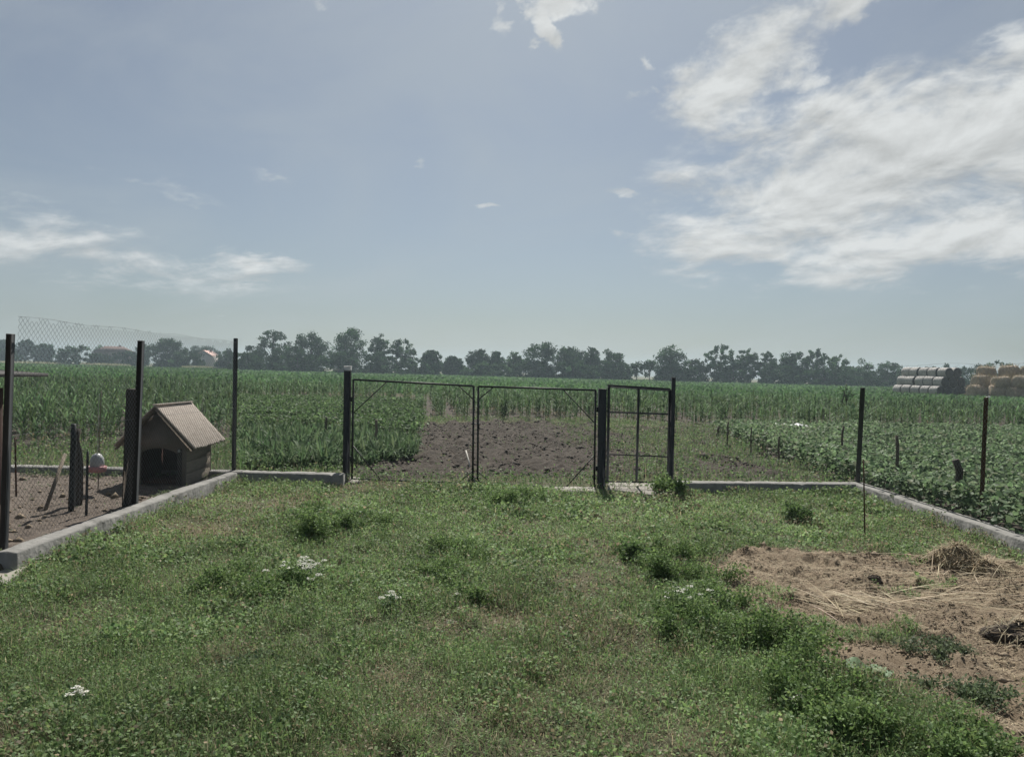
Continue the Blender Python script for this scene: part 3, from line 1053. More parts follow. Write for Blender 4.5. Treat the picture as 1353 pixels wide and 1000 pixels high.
# coop at the picture's edge
cx = D(6, 560, 7.95)[0]
cp = tag(empty('chicken_coop', (cx, 6.9, .05)), 'dark brown wooden coop with a thin flat roof at the edge of the run', 'coop')
b = MB()
for k in range(8):
    b.box((-.06 - .125 * k, 0, .62), (.12, .022, 1.24), None, .004)
b.build('front_wall', M['dark_wood'], cp)
b = MB()
for k in range(8):
    b.box((0.0, .075 + .125 * k, .62), (.022, .12, 1.24), None, .004)
b.build('side_wall', M['dark_wood'], cp)
zc = D(20, 497, 6.9)[2] - .05
b = MB().box((-.42, .5, zc + .03), (1.5, 1.5, .035), Matrix.Rotation(.05, 3, 'Y'), .006)
b.box((.2, -.2, zc + .012), (.1, .03, .02), Matrix.Rotation(.05, 3, 'Y'), .003)
b.build('roof', M['roofing'], cp)
MB().box((-.05, -.02, .6), (.06, .05, 1.2), None, .004).build('corner_post', M['dark_wood'], cp)

# ------------------------------------------------------------------ stakes in the garden
stakes = [
    (961, 594, 962, 557, .02, 'stake', 'thin dark stake, tallest of the cluster where corn meets bean rows'),
    (948.5, 579, 949, 564, .03, 'stake', 'short stout stake nearest the small gate at the corn edge'),
    (971, 582, 971.5, 565, .022, 'stake', 'short stake just past the tall dark stake at the corn edge'),
    (992, 601, 992.5, 564, .014, 'stake', 'very thin stake at the edge of the weedy soil strip'),
    (1028, 614, 1029.5, 577, .018, 'stake', 'slim stake below the scraps of white plastic'),
    (1113, 614, 1114, 562, .022, 'stake', 'slim wooden stake just short of the grey corner fence post'),
    (1186, 648, 1185, 574, .026, 'stake', 'tall thin stake standing alone among the bean rows'),
    (1200, 634, 1199, 607, .02, 'stake', 'short stake half sunk in bean leaves beside a taller stake'),
    (1191, 569, 1191, 547, .022, 'stake', 'small far stake where beans meet corn past the corner post'),
    (1272, 682, 1265, 611, .045, 'post_wood', 'thick crooked stake with a leafy top beside the rusty fence post'),
    (430, 581, 431, 551, .025, 'stake', 'dark stake in the potato rows behind the short fence bay'),
    (496, 598, 497, 553, .028, 'old_wood', 'pale stake behind the wide gate at the edge of the onion bed'),
]
for a0, b0, a1, b1, r_, mt, lb in stakes:
    ga = G(a0, b0)
    tt = D(a1, b1, ga[1])
    stick('garden_stake', (ga[0], ga[1], -.05), tt, r_, mt, lb, 'stake', 'stakes in the vegetable garden')
# thin rod in the grass on the yard side
ga = G(1143, 712)
tt = D(1141, 607, ga[1])
stick('steel_rod', (ga[0], ga[1], -.03), tt, .0075, 'rust', 'thin rusty rod stuck in the grass in front of the corner post', 'rod', None, False)
ga = G(619, 618)
tag(MB().tube([(ga[0] + .03, ga[1] - .15, .03), (ga[0], ga[1], .12), (ga[0] - .06, ga[1] + .15, .27)], .012, 6).build('pale_stick', M['cord']), 'bleached pale stick poking out of the soil behind the gate', 'stick')
for (px, py, sx) in ((1028, 577, .28), (1054, 579, .22)):
    ga = G(px, py)
    V, Q = [], []
    n = 9
    a, c = np.meshgrid(np.linspace(-1, 1, n), np.linspace(-1, 1, n))
    z = .30 + .16 * fbm(a * 2 + px, c * 2, 50, 3) - .12 * (a * a + c * c) * .5
    V = np.stack([ga[0] + a * sx * (.7 + .4 * fbm(c * 2, a + px, 51)), ga[1] + c * .35, z], -1).reshape(-1, 3)
    ii = np.arange(n * n).reshape(n, n)
    q = np.stack([ii[:-1, :-1], ii[:-1, 1:], ii[1:, 1:], ii[1:, :-1]], -1).reshape(-1, 4)
    o = raw('plastic_sheet', V, [q], M['plastic'], None, None, True)
    mdf = o.modifiers.new('thick', 'SOLIDIFY')
    mdf.thickness = .004
    tag(o, 'crumpled scrap of white plastic on the bean rows, ' + ('above a slim stake' if px < 1040 else 'further from the gate of the two'), 'plastic sheet')

# ------------------------------------------------------------------ vegetation as masses
PAL_TURF = [(.134, .190, .068), (.172, .222, .086), (.108, .164, .061), (.195, .238, .122), (.34, .31, .195)]


def scatter(n, x0, x1, y0, y1, fov=True, m=.6):
    x, y = rng.uniform(x0, x1, n), rng.uniform(y0, y1, n)
    if fov:
        k = (np.abs(x) < .70 * y + m)
        x, y = x[k], y[k]
    return x, y


def yard_grass():
    parts = []
    for (y0, y1, dens, sc) in ((2.75, 4.2, 21000, .92), (4.2, 5.8, 13000, 1.15), (5.8, 8.0, 7600, 1.5), (8.0, 10.9, 4800, 1.9)):
        n = int(dens * (y1 - y0) * 11)
        x, y = scatter(n, -5.2, 5.2, y0, y1)
        gz = ground_z(x, y)
        cl = np.maximum(spots(CLUMPS, x, y), sstep(fbm(x * 1.7, y * 1.7, 60, 4), .50, .72) * .65) + sstep(fbm(x * 5.5, y * 5.5, 68, 3), .52, .8) * .38
        edge = np.minimum(np.minimum(x - WX0 - .16, WX1 - x), np.where((x < pc[0]) | (x > pd[0]), WYB + np.where(x > pd[0], .25, 0) - y, 9))
        cl = np.maximum(cl, sstep(edge, .28, .03) * sstep(fbm(x * 2.2, y * 2.2, 69, 3), .34, .62) * 1.1)
        dry = np.maximum(spots(DRY, x, y), sstep(fbm(x * 1.3 + 9, y * 1.3, 61, 4), .55, .78) * .8)
        ok = (x > WX0 + .165) & (x < WX1 - .0) & (y < np.where(x < pc[0], WYB - .1, 10.42 + (x > pd[0]) * (x - pd[0]) * .12 - .1 * (x > pd[0])))
        ok &= ~(ragged(STRAW, x, y, .10) & (spots(CLUMPS, x, y) < .85) & (fbm(x * 2.1, y * 2.1, 66, 3) < .74))
        ok &= ~inside(THRESH, x, y) & ~inside(SLAB, x, y)
        keep = rng.random(len(x)) < np.clip(.50 + .7 * cl - .38 * dry + (fbm(x * 4, y * 4, 62, 3) - .5) * 1.2, .22, 1)
        ok &= keep
        x, y, gz, cl, dry = x[ok], y[ok], gz[ok], cl[ok], dry[ok]
        n = len(x)
        kind = rng.random(n)
        hgt = (.016 + .105 * cl * (.45 + .8 * fbm(x * 5, y * 5, 63, 3)) + .022 * fbm(x * 3, y * 3, 64, 3))
        tone = .62 * fbm(x * .9, y * .9, 65, 4) + .38 * fbm(x * 4.5, y * 4.5, 59, 3) - .16 * np.clip(cl, 0, 1)+ .05
        species = fbm(x * 2.3 + 30, y * 2.3, 67, 3)
        # low broad leaves
        a = kind < .46
        m = a.sum()
        z = gz[a] + hgt[a] * rng.random(m) ** .6 * 1.15
        Lf = sc * (.010 + .009 * rng.random(m)) * (1 + .5 * (species[a] > .6))
        col = hue(m, PAL_TURF[:4], .16)
        col *= (.52 + .95 * tone[a])[:, None]
        grey = (species[a] > .58)[:, None]
        col = np.where(grey, col * np.array((1.08, 1.05, 1.12)), col)
        col = np.where((rng.random(m) < .08 + .5 * dry[a])[:, None], hue(m, [(.19, .165, .10), (.25, .215, .14)], .25), col)
        parts.append(leaves(np.stack([x[a], y[a], z], -1), Lf, Lf * (.55 + .3 * rng.random(m)), col, .55))
        # blades
        a = ~a
        m = a.sum()
        Lb = (.025 + .06 * rng.random(m)) * (.75 + .9 * cl[a]) + .45 * hgt[a]
        col = hue(m, PAL_TURF, .17, [.32, .29, .2, .1, .09])
        col = np.where((rng.random(m) < .6 * dry[a] + .05)[:, None], hue(m, [(.24, .205, .125), (.3, .26, .17)], .25), col)
        col *= (.55 + .9 * tone[a])[:, None]
        parts.append(ribbons(np.stack([x[a], y[a], gz[a] - .002 + hgt[a] * .3 * rng.random(m)], -1), rng.uniform(0, 6.283, m), Lb, sc * (.0022 + .0018 * rng.random(m)), rng.uniform(.25, 1.35, m), rng.uniform(.05, .4, m), col, 2))
    V, Q, c = merge(parts)
    tag(raw('yard_grass', V, [Q], M['leaf'], None, c), 'patchy mown lawn of grass and low weeds in the walled yard', 'grass', None, 'stuff')


def verge():
    """Weeds and grass outside the walls: behind the gates, along the soil, between the crops, in the run."""
    parts = []
    n = 190000
    x, y = scatter(n, -13, 12, WYB - .05, 26)
    soil = ragged(SOIL, x, y, .12)
    crop = inside(CORN, x, y) | inside(BEAN, x, y) | inside(ONION, x, y)
    weed = fbm(x * .8, y * .8, 70, 4)
    strip = sstep(y, 12.6, 11.2)
    right = sstep(x, .8, 2.6)
    p = np.where(soil, np.clip(right * sstep(weed, .36, .56) * .9 + strip * .55 * sstep(weed, .4, .62) + .02, 0, 1), .9)
    p = np.where(x < -3.6, .95, p)
    ok = (~crop) & (rng.random(len(x)) < p) & (y > np.where(x < pc[0], WYB + .13, np.where(x > pd[0], 10.6 + (x - pd[0]) * .12, 10.42)))
    x, y = x[ok], y[ok]
    gz, m = ground_z(x, y), ok.sum()
    tall = .06 + .16 * fbm(x * 1.6, y * 1.6, 71, 3) + np.where(x < -3.6, .16, 0) + np.where((x > 2) & (y > 11), .05, 0)
    k = rng.random(m) < .6
    col = hue(m, [(.08, .13, .048), (.11, .155, .06), (.135, .165, .08), (.23, .21, .125)], .25, [.35, .33, .2, .12])
    q = k.sum()
    parts.append(leaves(np.stack([x[k], y[k], gz[k] + tall[k] * rng.random(q) ** .7], -1), .035 + .03 * rng.random(q), .024, col[k], .5))
    q = (~k).sum()
    parts.append(ribbons(np.stack([x[~k], y[~k], gz[~k]], -1), rng.uniform(0, 6.28, q), tall[~k] * rng.uniform(.8, 1.7, q), .006, rng.uniform(.7, 1.45, q), rng.uniform(.05, .4, q), col[~k], 3))
    # sparse weeds in the run and against the walls
    n = 2600
    x = np.concatenate([rng.uniform(-9, WX0, 900), np.full(n, XL) - .14 + rng.normal(0, .04, n), rng.uniform(-9, -4, n)])
    y = np.concatenate([rng.uniform(5, WYB - .2, 900), rng.uniform(WYL, WYB, n), WYB - .13 - np.abs(rng.normal(0, .1, n))])
    ok = fbm(x * 2, y * 2, 72, 3) > .55
    x, y = x[ok], y[ok]
    m = len(x)
    parts.append(leaves(np.stack([x, y, ground_z(x, y) + .07 * rng.random(m)], -1), .03, .018, hue(m, [(.07, .10, .045), (.12, .13, .07)], .3), .5))
    V, Q, c = merge(parts)
    tag(raw('garden_weeds', V, [Q], M['leaf'], None, c), 'mixed grass and weeds growing outside the yard walls and between the garden beds', 'weeds', None, 'stuff')


def corn():
    parts = []
    for y0, y1, dens, nl, sc in ((10.6, 20, 9.0, 11, .85), (20, 30, 7.5, 11, .92), (30, 47, 5.0, 9, 1.2)):
        x0, x1 = -.72 * y1 - 1, .72 * y1 + 1
        n = int((x1 - x0) * (y1 - y0) * dens)
        x, y = rng.uniform(x0, x1, n), rng.uniform(y0, y1, n)
        # sown in rows running away from the yard
        row = .72
        xr = np.round((x + .12 * y) / row) * row - .12 * y + rng.normal(0, .11, n)
        x = xr
        ok = inside(CORN, x, y) & (np.abs(x) < .72 * y + 1)
        x, y = x[ok], y[ok]
        n = len(x)
        H = (.80 + .34 * (fbm(x * .35, y * .35, 80, 3) - .5) * 2 * .6) * (1 + rng.normal(0, .10, n))
        H *= .72 + .28 * sstep(fbm(x * .9, y * .9, 81, 2), .25, .5)
        tone = .75 + .5 * fbm(x * .25, y * .25, 82, 3)
        base_col = hue(n, [(.076, .112, .052), (.092, .128, .06), (.066, .10, .048)], .18) * tone[:, None]
        # stalk
        parts.append(ribbons(np.stack([x, y, np.zeros(n)], -1), rng.uniform(0, 6.28, n), H * .8, .026 * sc, 1.5, 0, base_col * np.array((1.2, 1.05, .9)), 1, .8))
        plane = rng.uniform(0, 3.14, n)
        for k in range(nl):
            f = (k + .6) / nl
            az = plane + (k % 2) * math.pi + rng.normal(0, .35, n)
            zz = H * (.06 + .74 * f)
            L = H * rng.uniform(.36, .60, n) * (1 - .25 * abs(f - .55))
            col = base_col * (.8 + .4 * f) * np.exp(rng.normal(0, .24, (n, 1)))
            if f < .2:
                col = np.where(rng.random((n, 1)) < .35, np.array((.22, .19, .11)), col)
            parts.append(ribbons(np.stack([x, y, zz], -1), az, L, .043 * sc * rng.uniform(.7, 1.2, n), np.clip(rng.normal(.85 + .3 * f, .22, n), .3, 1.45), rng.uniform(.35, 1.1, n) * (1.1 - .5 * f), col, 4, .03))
    V, Q, c = merge(parts)
    tag(raw('corn_crop', V, [Q], M['corn'], None, c), 'field of young corn about waist high beyond the garden beds', 'corn crop', None, 'stuff')


def far_crop():
    parts = []
    for y0, y1, dens, sc in ((38, 60, 22, 1.0), (60, 100, 8, 1.7), (100, 200, 2.2, 3.0)):
        x0, x1 = -.72 * y1, .72 * y1
        n = int((x1 - x0) * (y1 - y0) * dens)
        x, y = rng.uniform(x0, x1, n), rng.uniform(y0, y1, n)
        ok = (~inside(CORN, x, y)) & (np.abs(x) < .72 * y)
        x, y = x[ok], y[ok]
        n = len(x)
        col = hue(n, [(.075, .135, .05), (.085, .145, .055), (.065, .12, .045)], .15) * (.7 + .6 * fbm(x * .06, y * .12, 90, 3))[:, None]
        parts.append(ribbons(np.stack([x, y, rng.uniform(0, .2, n)], -1), rng.uniform(0, 6.28, n), .5, .12 * sc, rng.uniform(.4, 1.3, n), rng.uniform(.1, .5, n), col, 2))
    V, Q, c = merge(parts)
    tag(raw('far_crop', V, [Q], M['corn'], None, c), 'low green crop stretching from the corn to the tree line', 'crop', None, 'stuff')


def beans():
    parts = []
    n = 11500
    x, y = rng.uniform(2.5, 19, n), rng.uniform(4.5, 27, n)
    # rows across the plot
    row = .62
    y = np.round((y + .10 * x) / row) * row - .10 * x + rng.normal(0, .09, n)
    ok = inside(BEAN, x, y) & (x < .72 * y + 1)
    x, y = x[ok], y[ok]
    for i in range(26):
        n = len(x)
        r = np.abs(rng.normal(0, .13, n))
        a = rng.uniform(0, 6.28, n)
        H = .40 * (.75 + .5 * fbm(x * .9, y * .9, 95, 3))
        z = H * rng.random(n) ** .55
        L = rng.uniform(.045, .09, n)
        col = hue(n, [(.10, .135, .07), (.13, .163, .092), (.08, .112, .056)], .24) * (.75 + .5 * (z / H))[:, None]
        col = np.where(rng.random((n, 1)) < .09, np.array((.20, .225, .15)), col)
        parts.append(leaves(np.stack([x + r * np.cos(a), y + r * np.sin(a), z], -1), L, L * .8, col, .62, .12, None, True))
    V, Q, c = merge(parts)
    tag(raw('bean_crop', V, [Q], M['leaf'], None, c), 'dense leafy bean rows beside the rough kerb wall', 'bean crop', None, 'stuff')


def beds():
    # tall narrow leaves behind the short fence bay
    parts = []
    n = 3600
    lo, hi = ONION.min(0), ONION.max(0)
    x, y = rng.uniform(lo[0], hi[0], n), rng.uniform(lo[1], hi[1], n)
    ok = ragged(ONION, x, y, .08) & (y > WYB + .3)
    x, y = x[ok], y[ok]
    n = len(x)
    H = .42 * (.5 + 1.0 * fbm(x * 1.5, y * 1.5, 97, 3)) * rng.uniform(.7, 1.15, n)
    for k in range(5):
        col = hue(n, [(.07, .105, .05), (.085, .122, .06), (.11, .14, .072)], .18)
        parts.append(ribbons(np.stack([x + rng.normal(0, .03, n), y + rng.normal(0, .03, n), H * .12 * k * rng.random(n)], -1), rng.uniform(0, 6.28, n), H * rng.uniform(.6, 1.1, n), .036 * rng.uniform(.7, 1.3, n), rng.uniform(.7, 1.4, n), rng.uniform(.1, .8, n), col, 4, .05))
    V, Q, c = merge(parts)
    tag(raw('onion_bed', V, [Q], M['corn'], None, c), 'bed of upright narrow leaved plants behind the short fence bay', 'vegetable bed', None, 'stuff')
    # potatoes in low rows
    parts = []
    n = 3800
    lo, hi = POTATO.min(0), POTATO.max(0)
    x, y = rng.uniform(lo[0], hi[0], n), rng.uniform(lo[1], hi[1], n)
    y = np.round((y - .06 * x) / 1.15) * 1.15 + .06 * x + rng.normal(0, .13, n)
    ok = ragged(POTATO, x, y, .1)
    x, y = x[ok], y[ok]
    for i in range(24):
        n = len(x)
        a, r = rng.uniform(0, 6.28, n), np.abs(rng.normal(0, .14, n))
        H = .38 * (.7 + .6 * fbm(x * .9, y * .9, 98, 3))
        z = H * rng.random(n) ** .6
        L = rng.uniform(.05, .10, n)
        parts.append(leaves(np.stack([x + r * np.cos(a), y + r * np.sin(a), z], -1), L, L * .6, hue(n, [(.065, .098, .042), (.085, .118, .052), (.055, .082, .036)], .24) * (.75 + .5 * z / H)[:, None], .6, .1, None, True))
    V, Q, c = merge(parts)
    tag(raw('potato_rows', V, [Q], M['leaf'], None, c), 'low bushy potato rows between the upright bed and the corn', 'vegetable bed', None, 'stuff')


def straw():
    parts = []
    lo, hi = STRAW.min(0), np.minimum(STRAW.max(0), (5, 9))
    n = 150000
    x, y = rng.uniform(lo[0], hi[0], n), rng.uniform(max(2.4, lo[1]), hi[1], n)
    p = sstep(fbm(x * 1.4, y * 1.4, 100, 4), .36, .7)
    c1, c2 = G(1125, 800), G(1235, 785)
    p = np.maximum(p, np.exp(-((x - c1[0]) ** 2 / .16 + (y - c1[1]) ** 2 / .05)))
    p = np.maximum(p, np.exp(-((x - c2[0]) ** 2 / .5 + (y - c2[1]) ** 2 / .12)))
    ok = ragged(STRAW, x, y, .16) & (rng.random(n) < p)
    x, y = x[ok], y[ok]
    n = len(x)
    L = np.exp(rng.normal(-3.9, .6, n))
    az = rng.uniform(0, 6.28, n)
    near2 = np.exp(-((x - c2[0]) ** 2 / .6 + (y - c2[1]) ** 2 / .16)) > rng.random(n) * .8
    az = np.where(near2, rng.normal(0, .18, n), az)
    col = hue(n, [(.34, .28, .19), (.42, .35, .24), (.25, .20, .13), (.17, .135, .09)], .2)
    parts.append(ribbons(np.stack([x - L / 2 * np.cos(az), y - L / 2 * np.sin(az), ground_z(x, y) + .004 + rng.random(n) * .012], -1), az, L, .003, rng.normal(.03, .12, n), 0, col, 1, .6))
    # the fan of pale stalks and the long stems
    for (px, py, m, l0, l1, a0, sa, sx, sy) in ((1112, 808, 120, .08, .30, 2.5, .5, .16, .10), (1140, 798, 70, .1, .3, 2.2, .5, .16, .08), (1245, 775, 45, .2, .7, .05, .22, .45, .2), (1260, 800, 40, .2, .7, -.08, .2, .45, .14), (1310, 765, 50, .15, .6, .1, .6, .35, .22), (1200, 745, 14, .2, .6, -.3, .6, .4, .2)):
        ga = G(px, py)
        x, y = ga[0] + rng.normal(0, sx, m), ga[1] + rng.normal(0, sy, m)
        L = rng.uniform(l0, l1, m)
        az = rng.normal(a0, sa, m)
        parts.append(ribbons(np.stack([x - L / 2 * np.cos(az), y - L / 2 * np.sin(az), ground_z(x, y) + .02 + rng.random(m) * .025], -1), az, L, .004, rng.normal(.04, .1, m), rng.uniform(0, .12, m), hue(m, [(.40, .34, .23), (.50, .43, .31), (.30, .24, .16)], .15), 3, .6))
    V, Q, c = merge(parts)
    tag(raw('straw_litter', V, [Q], M['dry'], None, c), 'loose straw and dry stalks strewn over the bare patch', 'straw', None, 'stuff')


def clods():
    n = 16000
    Ps, S, mats = [], [], None
    x, y = scatter(n, -4, 6, 11.2, 26)
    k = ragged(SOIL, x, y, .1) & (fbm(x * 2, y * 2, 110, 3) > .42)
    x1, y1 = x[k], y[k]
    s1 = np.exp(rng.normal(-4.1, .5, len(x1)))
    x, y = scatter(90000, 0, 5, 2.6, 9)
    k = ragged(STRAW, x, y, .05) & (rng.random(len(x)) < sstep(fbm(x * 2.4, y * 2.4, 111, 3), .35, .7))
    x2, y2 = x[k], y[k]
    s2 = np.exp(rng.normal(-5.4, .62, len(x2)))
    x3, y3 = rng.uniform(-7.5, WX0 - .1, 900), rng.uniform(5, WYB - .3, 900)
    s3 = np.exp(rng.normal(-4.5, .6, 900))
    for nm, mt, lb, xs, ys, ss in (('soil_clods', 'soil', 'loose clods of dug earth on the bare garden soil', [x1], [y1], [s1]), ('dirt_crumbs', 'dirt', 'crumbs of dirt and dung on the straw patch and in the chicken run', [x2, x3], [y2, y3], [s2, s3])):
        x, y, q = np.concatenate(xs), np.concatenate(ys), np.concatenate(ss)
        n = len(x)
        base = np.array([(1, 0, 0), (-1, 0, 0), (0, 1, 0), (0, -1, 0), (0, 0, 1), (0, 0, -1)], float)
        V = base[None] * q[:, None, None] * rng.uniform(.6, 1.3, (n, 6, 1)) * np.array((1, 1, .7))
        a = rng.uniform(0, 6.28, n)
        Vx = V[..., 0] * np.cos(a)[:, None] - V[..., 1] * np.sin(a)[:, None]
        Vy = V[..., 0] * np.sin(a)[:, None] + V[..., 1] * np.cos(a)[:, None]
        V = np.stack([Vx + x[:, None], Vy + y[:, None], V[..., 2] + (ground_z(x, y) + q * .25)[:, None]], -1).reshape(-1, 3)
        t = np.array([(0, 2, 4), (2, 1, 4), (1, 3, 4), (3, 0, 4), (2, 0, 5), (1, 2, 5), (3, 1, 5), (0, 3, 5)])
        T = (np.arange(n)[:, None, None] * 6 + t).reshape(-1, 3)
        tag(raw(nm, V, [T], M[mt]), lb, 'soil', None, 'stuff')


yard_grass()
verge()
corn()
far_crop()
beans()
beds()
straw()
clods()

# ------------------------------------------------------------------ single plants in the yard
PAL_WEED = [(.078, .118, .040), (.10, .142, .048), (.128, .168, .064)]


def weed(px, py, r, h, label, n=2600, pal=PAL_WEED, leaf=.02, group='bushy weeds in the yard', ratio=.5):
    g = G(px, py)
    gz = float(ground_z(np.array([g[0]]), np.array([g[1]]))[0])
    root = tag(empty('weed_clump', (g[0], g[1], gz)), label, 'weed', group)
    m = int(60 * r / .3)
    nb = 7
    ba, bq = rng.uniform(0, 6.28, nb), r * .85 * np.sqrt(rng.random(nb))
    bh, br = rng.uniform(.5, 1.1, nb), r * rng.uniform(.34, .62, nb)
    n = int(n * 1.7)
    w_ = rng.integers(0, nb, m)
    a, q = rng.uniform(0, 6.28, m), np.abs(rng.normal(0, .55, m)) * br[w_]
    sx, sy = bq[w_] * np.cos(ba[w_]) + q * np.cos(a), bq[w_] * np.sin(ba[w_]) + q * np.sin(a)
    sh = h * bh[w_] * np.exp(-(q / br[w_]) ** 2 * .6) * rng.uniform(.55, 1.2, m)
    lean = rng.normal(0, .12, (m, 2)) + np.stack([sx, sy], -1) / r * .25
    V, Q, c = ribbons(np.stack([sx, sy, np.zeros(m)], -1), np.arctan2(lean[:, 1], lean[:, 0]), sh * 1.02, .005, 1.35, 0, hue(m, [(.08, .11, .05)], .15), 2, .5)
    stems = (V, Q, c)
    k = rng.integers(0, m, n)
    t = rng.random(n) ** .7
    P = np.stack([sx[k] + lean[k, 0] * sh[k] * t + rng.normal(0, .028, n), sy[k] + lean[k, 1] * sh[k] * t + rng.normal(0, .028, n), np.maximum(.005, sh[k] * t + rng.normal(0, .015, n))], -1)
    L = leaf * rng.uniform(.7, 1.5, n)
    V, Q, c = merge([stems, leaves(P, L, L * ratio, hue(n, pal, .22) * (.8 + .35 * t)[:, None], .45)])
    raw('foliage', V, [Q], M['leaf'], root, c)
    return root


weed(912, 772, .36, .27, 'dark green weed clump with white flowers at the corner of the straw patch', 3600)
weed(905, 742, .32, .25, 'upright weed clump behind the one at the straw patch corner', 2600)
weed(930, 838, .40, .25, 'broad weed clump below a spray of white flowers', 4200)
weed(1000, 872, .36, .26, 'dense weed clump halfway along the near edge of the straw patch', 4200)
weed(1075, 945, .28, .20, 'bright weed clump just below the pale burdock', 3600)
weed(1190, 1003, .30, .17, 'largest weed clump at the bottom edge beside the straw', 5200)
weed(958, 800, .28, .20, 'rounded weed clump tight against the edge of the bare dirt beside the white flowers', 2400)
weed(1040, 908, .30, .21, 'weed clump between the dense clump and the one below the burdock', 3000)
weed(1125, 965, .26, .17, 'low weed clump joining the last two big clumps below the burdock', 2600)
weed(1268, 1000, .22, .17, 'last weed clump towards the bottom corner of the straw patch', 2600)
weed(1052, 690, .2, .22, 'lone dark thistle tuft in the grass before the back kerb wall', 1400, [(.07, .105, .038), (.085, .12, .045)], .032)
weed(846, 738, .17, .15, 'dark leafy weed at the small bare hole in the lawn', 1100, [(.07, .105, .038), (.09, .125, .047)], .036)
weed(880, 655, .24, .28, 'tall weed growing over the concrete step by the thin gate post', 1700, PAL_WEED, .04)
weed(1230, 868, .20, .04, 'flat grey green tuft in the middle of the straw patch', 1100, [(.07, .085, .045), (.09, .10, .06)], .02)
weed(1275, 925, .2, .06, 'flat tuft low on the straw patch towards the bottom corner', 900, [(.07, .09, .045), (.09, .11, .06)], .02)
weed(445, 702, .55, .24, 'wide dark weed clump nearest the dog house in the lawn', 8000)
weed(330, 790, .45, .18, 'rounded weed clump on the lawn before the large white flowers', 5500)
weed(600, 745, .50, .18, 'wide weed clump in the middle of the lawn below the gate', 5500)
weed(665, 664, .60, .18, 'long weed clump in the lawn just before the gate stop block', 5500)
weed(600, 795, .22, .13, 'small dark weed clump behind the flat pale stone', 1500)
weed(325, 880, .14, .08, 'little grey leaved weed in the near lawn', 700, [(.09, .115, .06), (.11, .13, .075)], .022)


def burdock(px, py, n, L, label):
    g = G(px, py)
    root = tag(empty('burdock_plant', (g[0], g[1], float(ground_z(g[:1], g[1:])[0]))), label, 'plant')
    for k in range(n):
        a = k * 2.4 + rng.normal(0, .2)
        l = L * rng.uniform(.7, 1.15)
        m = 7
        t = np.linspace(0, 1, m)
        w = l * .34 * np.sin(np.pi * np.clip(t * .9 + .12, 0, 1)) ** .8
        el = rng.uniform(.55, 1.15)
        h, z = l * t * math.cos(el), l * (t * math.sin(el) - .45 * t * t)
        ca, sa = math.cos(a), math.sin(a)
        V = []
        for s, zz in ((-1, .12), (0, 0), (1, .12)):
            V.append(np.stack([h * ca - s * w * sa, h * sa + s * w * ca, z + zz * w + .02 + .01 * np.sin(t * 12 + s)], -1))
        V = np.concatenate(V)
        i = np.arange(m - 1)
        Q = np.concatenate([np.stack([i, i + 1, i + 1 + m, i + m], -1), np.stack([i + m, i + 1 + m, i + 1 + 2 * m, i + 2 * m], -1)])
        raw('leaf', V, [Q], M['leaf'], root, np.repeat(hue(1, [(.17, .21, .13), (.20, .24, .15)], .1), 3 * m, 0), True)
    return root


burdock(1145, 906, 11, .22, 'pale broad leaved burdock at the near edge of the straw patch')
burdock(1266, 618, 10, .17, 'leafy sprig sprouting at the crooked leaning stake')


def yarrow(px, py, n, spread, h, label, size=.032):
    g = G(px, py)
    root = tag(empty('white_flowers', (g[0], g[1], float(ground_z(g[:1], g[1:])[0]))), label, 'flowers', 'white flowering herbs in the lawn')
    root.name = 'yarrow_plant'
    st, fp, fl = [], [], []
    for k in range(n):
        x, y = rng.normal(0, spread, 2)
        hh = h * rng.uniform(.75, 1.15)
        st.append(ribbons(np.array([(x * .6, y * .6, 0.0)]), math.atan2(y, x), math.hypot(hh, .4 * math.hypot(x, y)), .004, math.atan2(hh, .4 * math.hypot(x, y)), 0, np.array([(.08, .11, .05)]), 2, .8))
        m = 26
        r = size * np.sqrt(rng.random(m))
        a = rng.uniform(0, 6.28, m)
        fp.append(np.stack([x + r * np.cos(a), y + r * np.sin(a), hh + .006 * rng.random(m) - r * .2], -1))
        q = 26
        fl.append(np.stack([x * .8 + rng.normal(0, .02, q), y * .8 + rng.normal(0, .02, q), hh * rng.random(q) * .9], -1))
    P = np.concatenate(fp)
    V, Q, c = leaves(P, .011, .010, np.clip(hue(len(P), [(.72, .72, .66), (.62, .62, .55)], .08), 0, .82), .8)
    raw('blossom', V, [Q], M['petal'], root, c)
    P = np.concatenate(fl)
    V, Q, c = merge(st + [leaves(P, .03, .009, hue(len(P), [(.06, .10, .045), (.08, .12, .06)], .2), .4)])
    raw('foliage', V, [Q], M['leaf'], root, c)


yarrow(397, 778, 26, .10, .17, 'largest spray of white flowers in the lawn', .026)
yarrow(514, 806, 6, .04, .10, 'small spray of white flowers beside a dark weed clump in the lawn', .02)
yarrow(905, 812, 13, .07, .17, 'white flowers on the weeds at the straw patch corner', .02)
yarrow(105, 932, 4, .03, .10, 'few white flowers in the near lawn on the chicken run side', .02)
yarrow(1058, 950, 2, .025, .10, 'pair of tiny white flowers among the weeds below the straw patch', .02)
yarrow(600, 800, 1, .01, .09, 'single small white flower near the flat pale stone', .018)


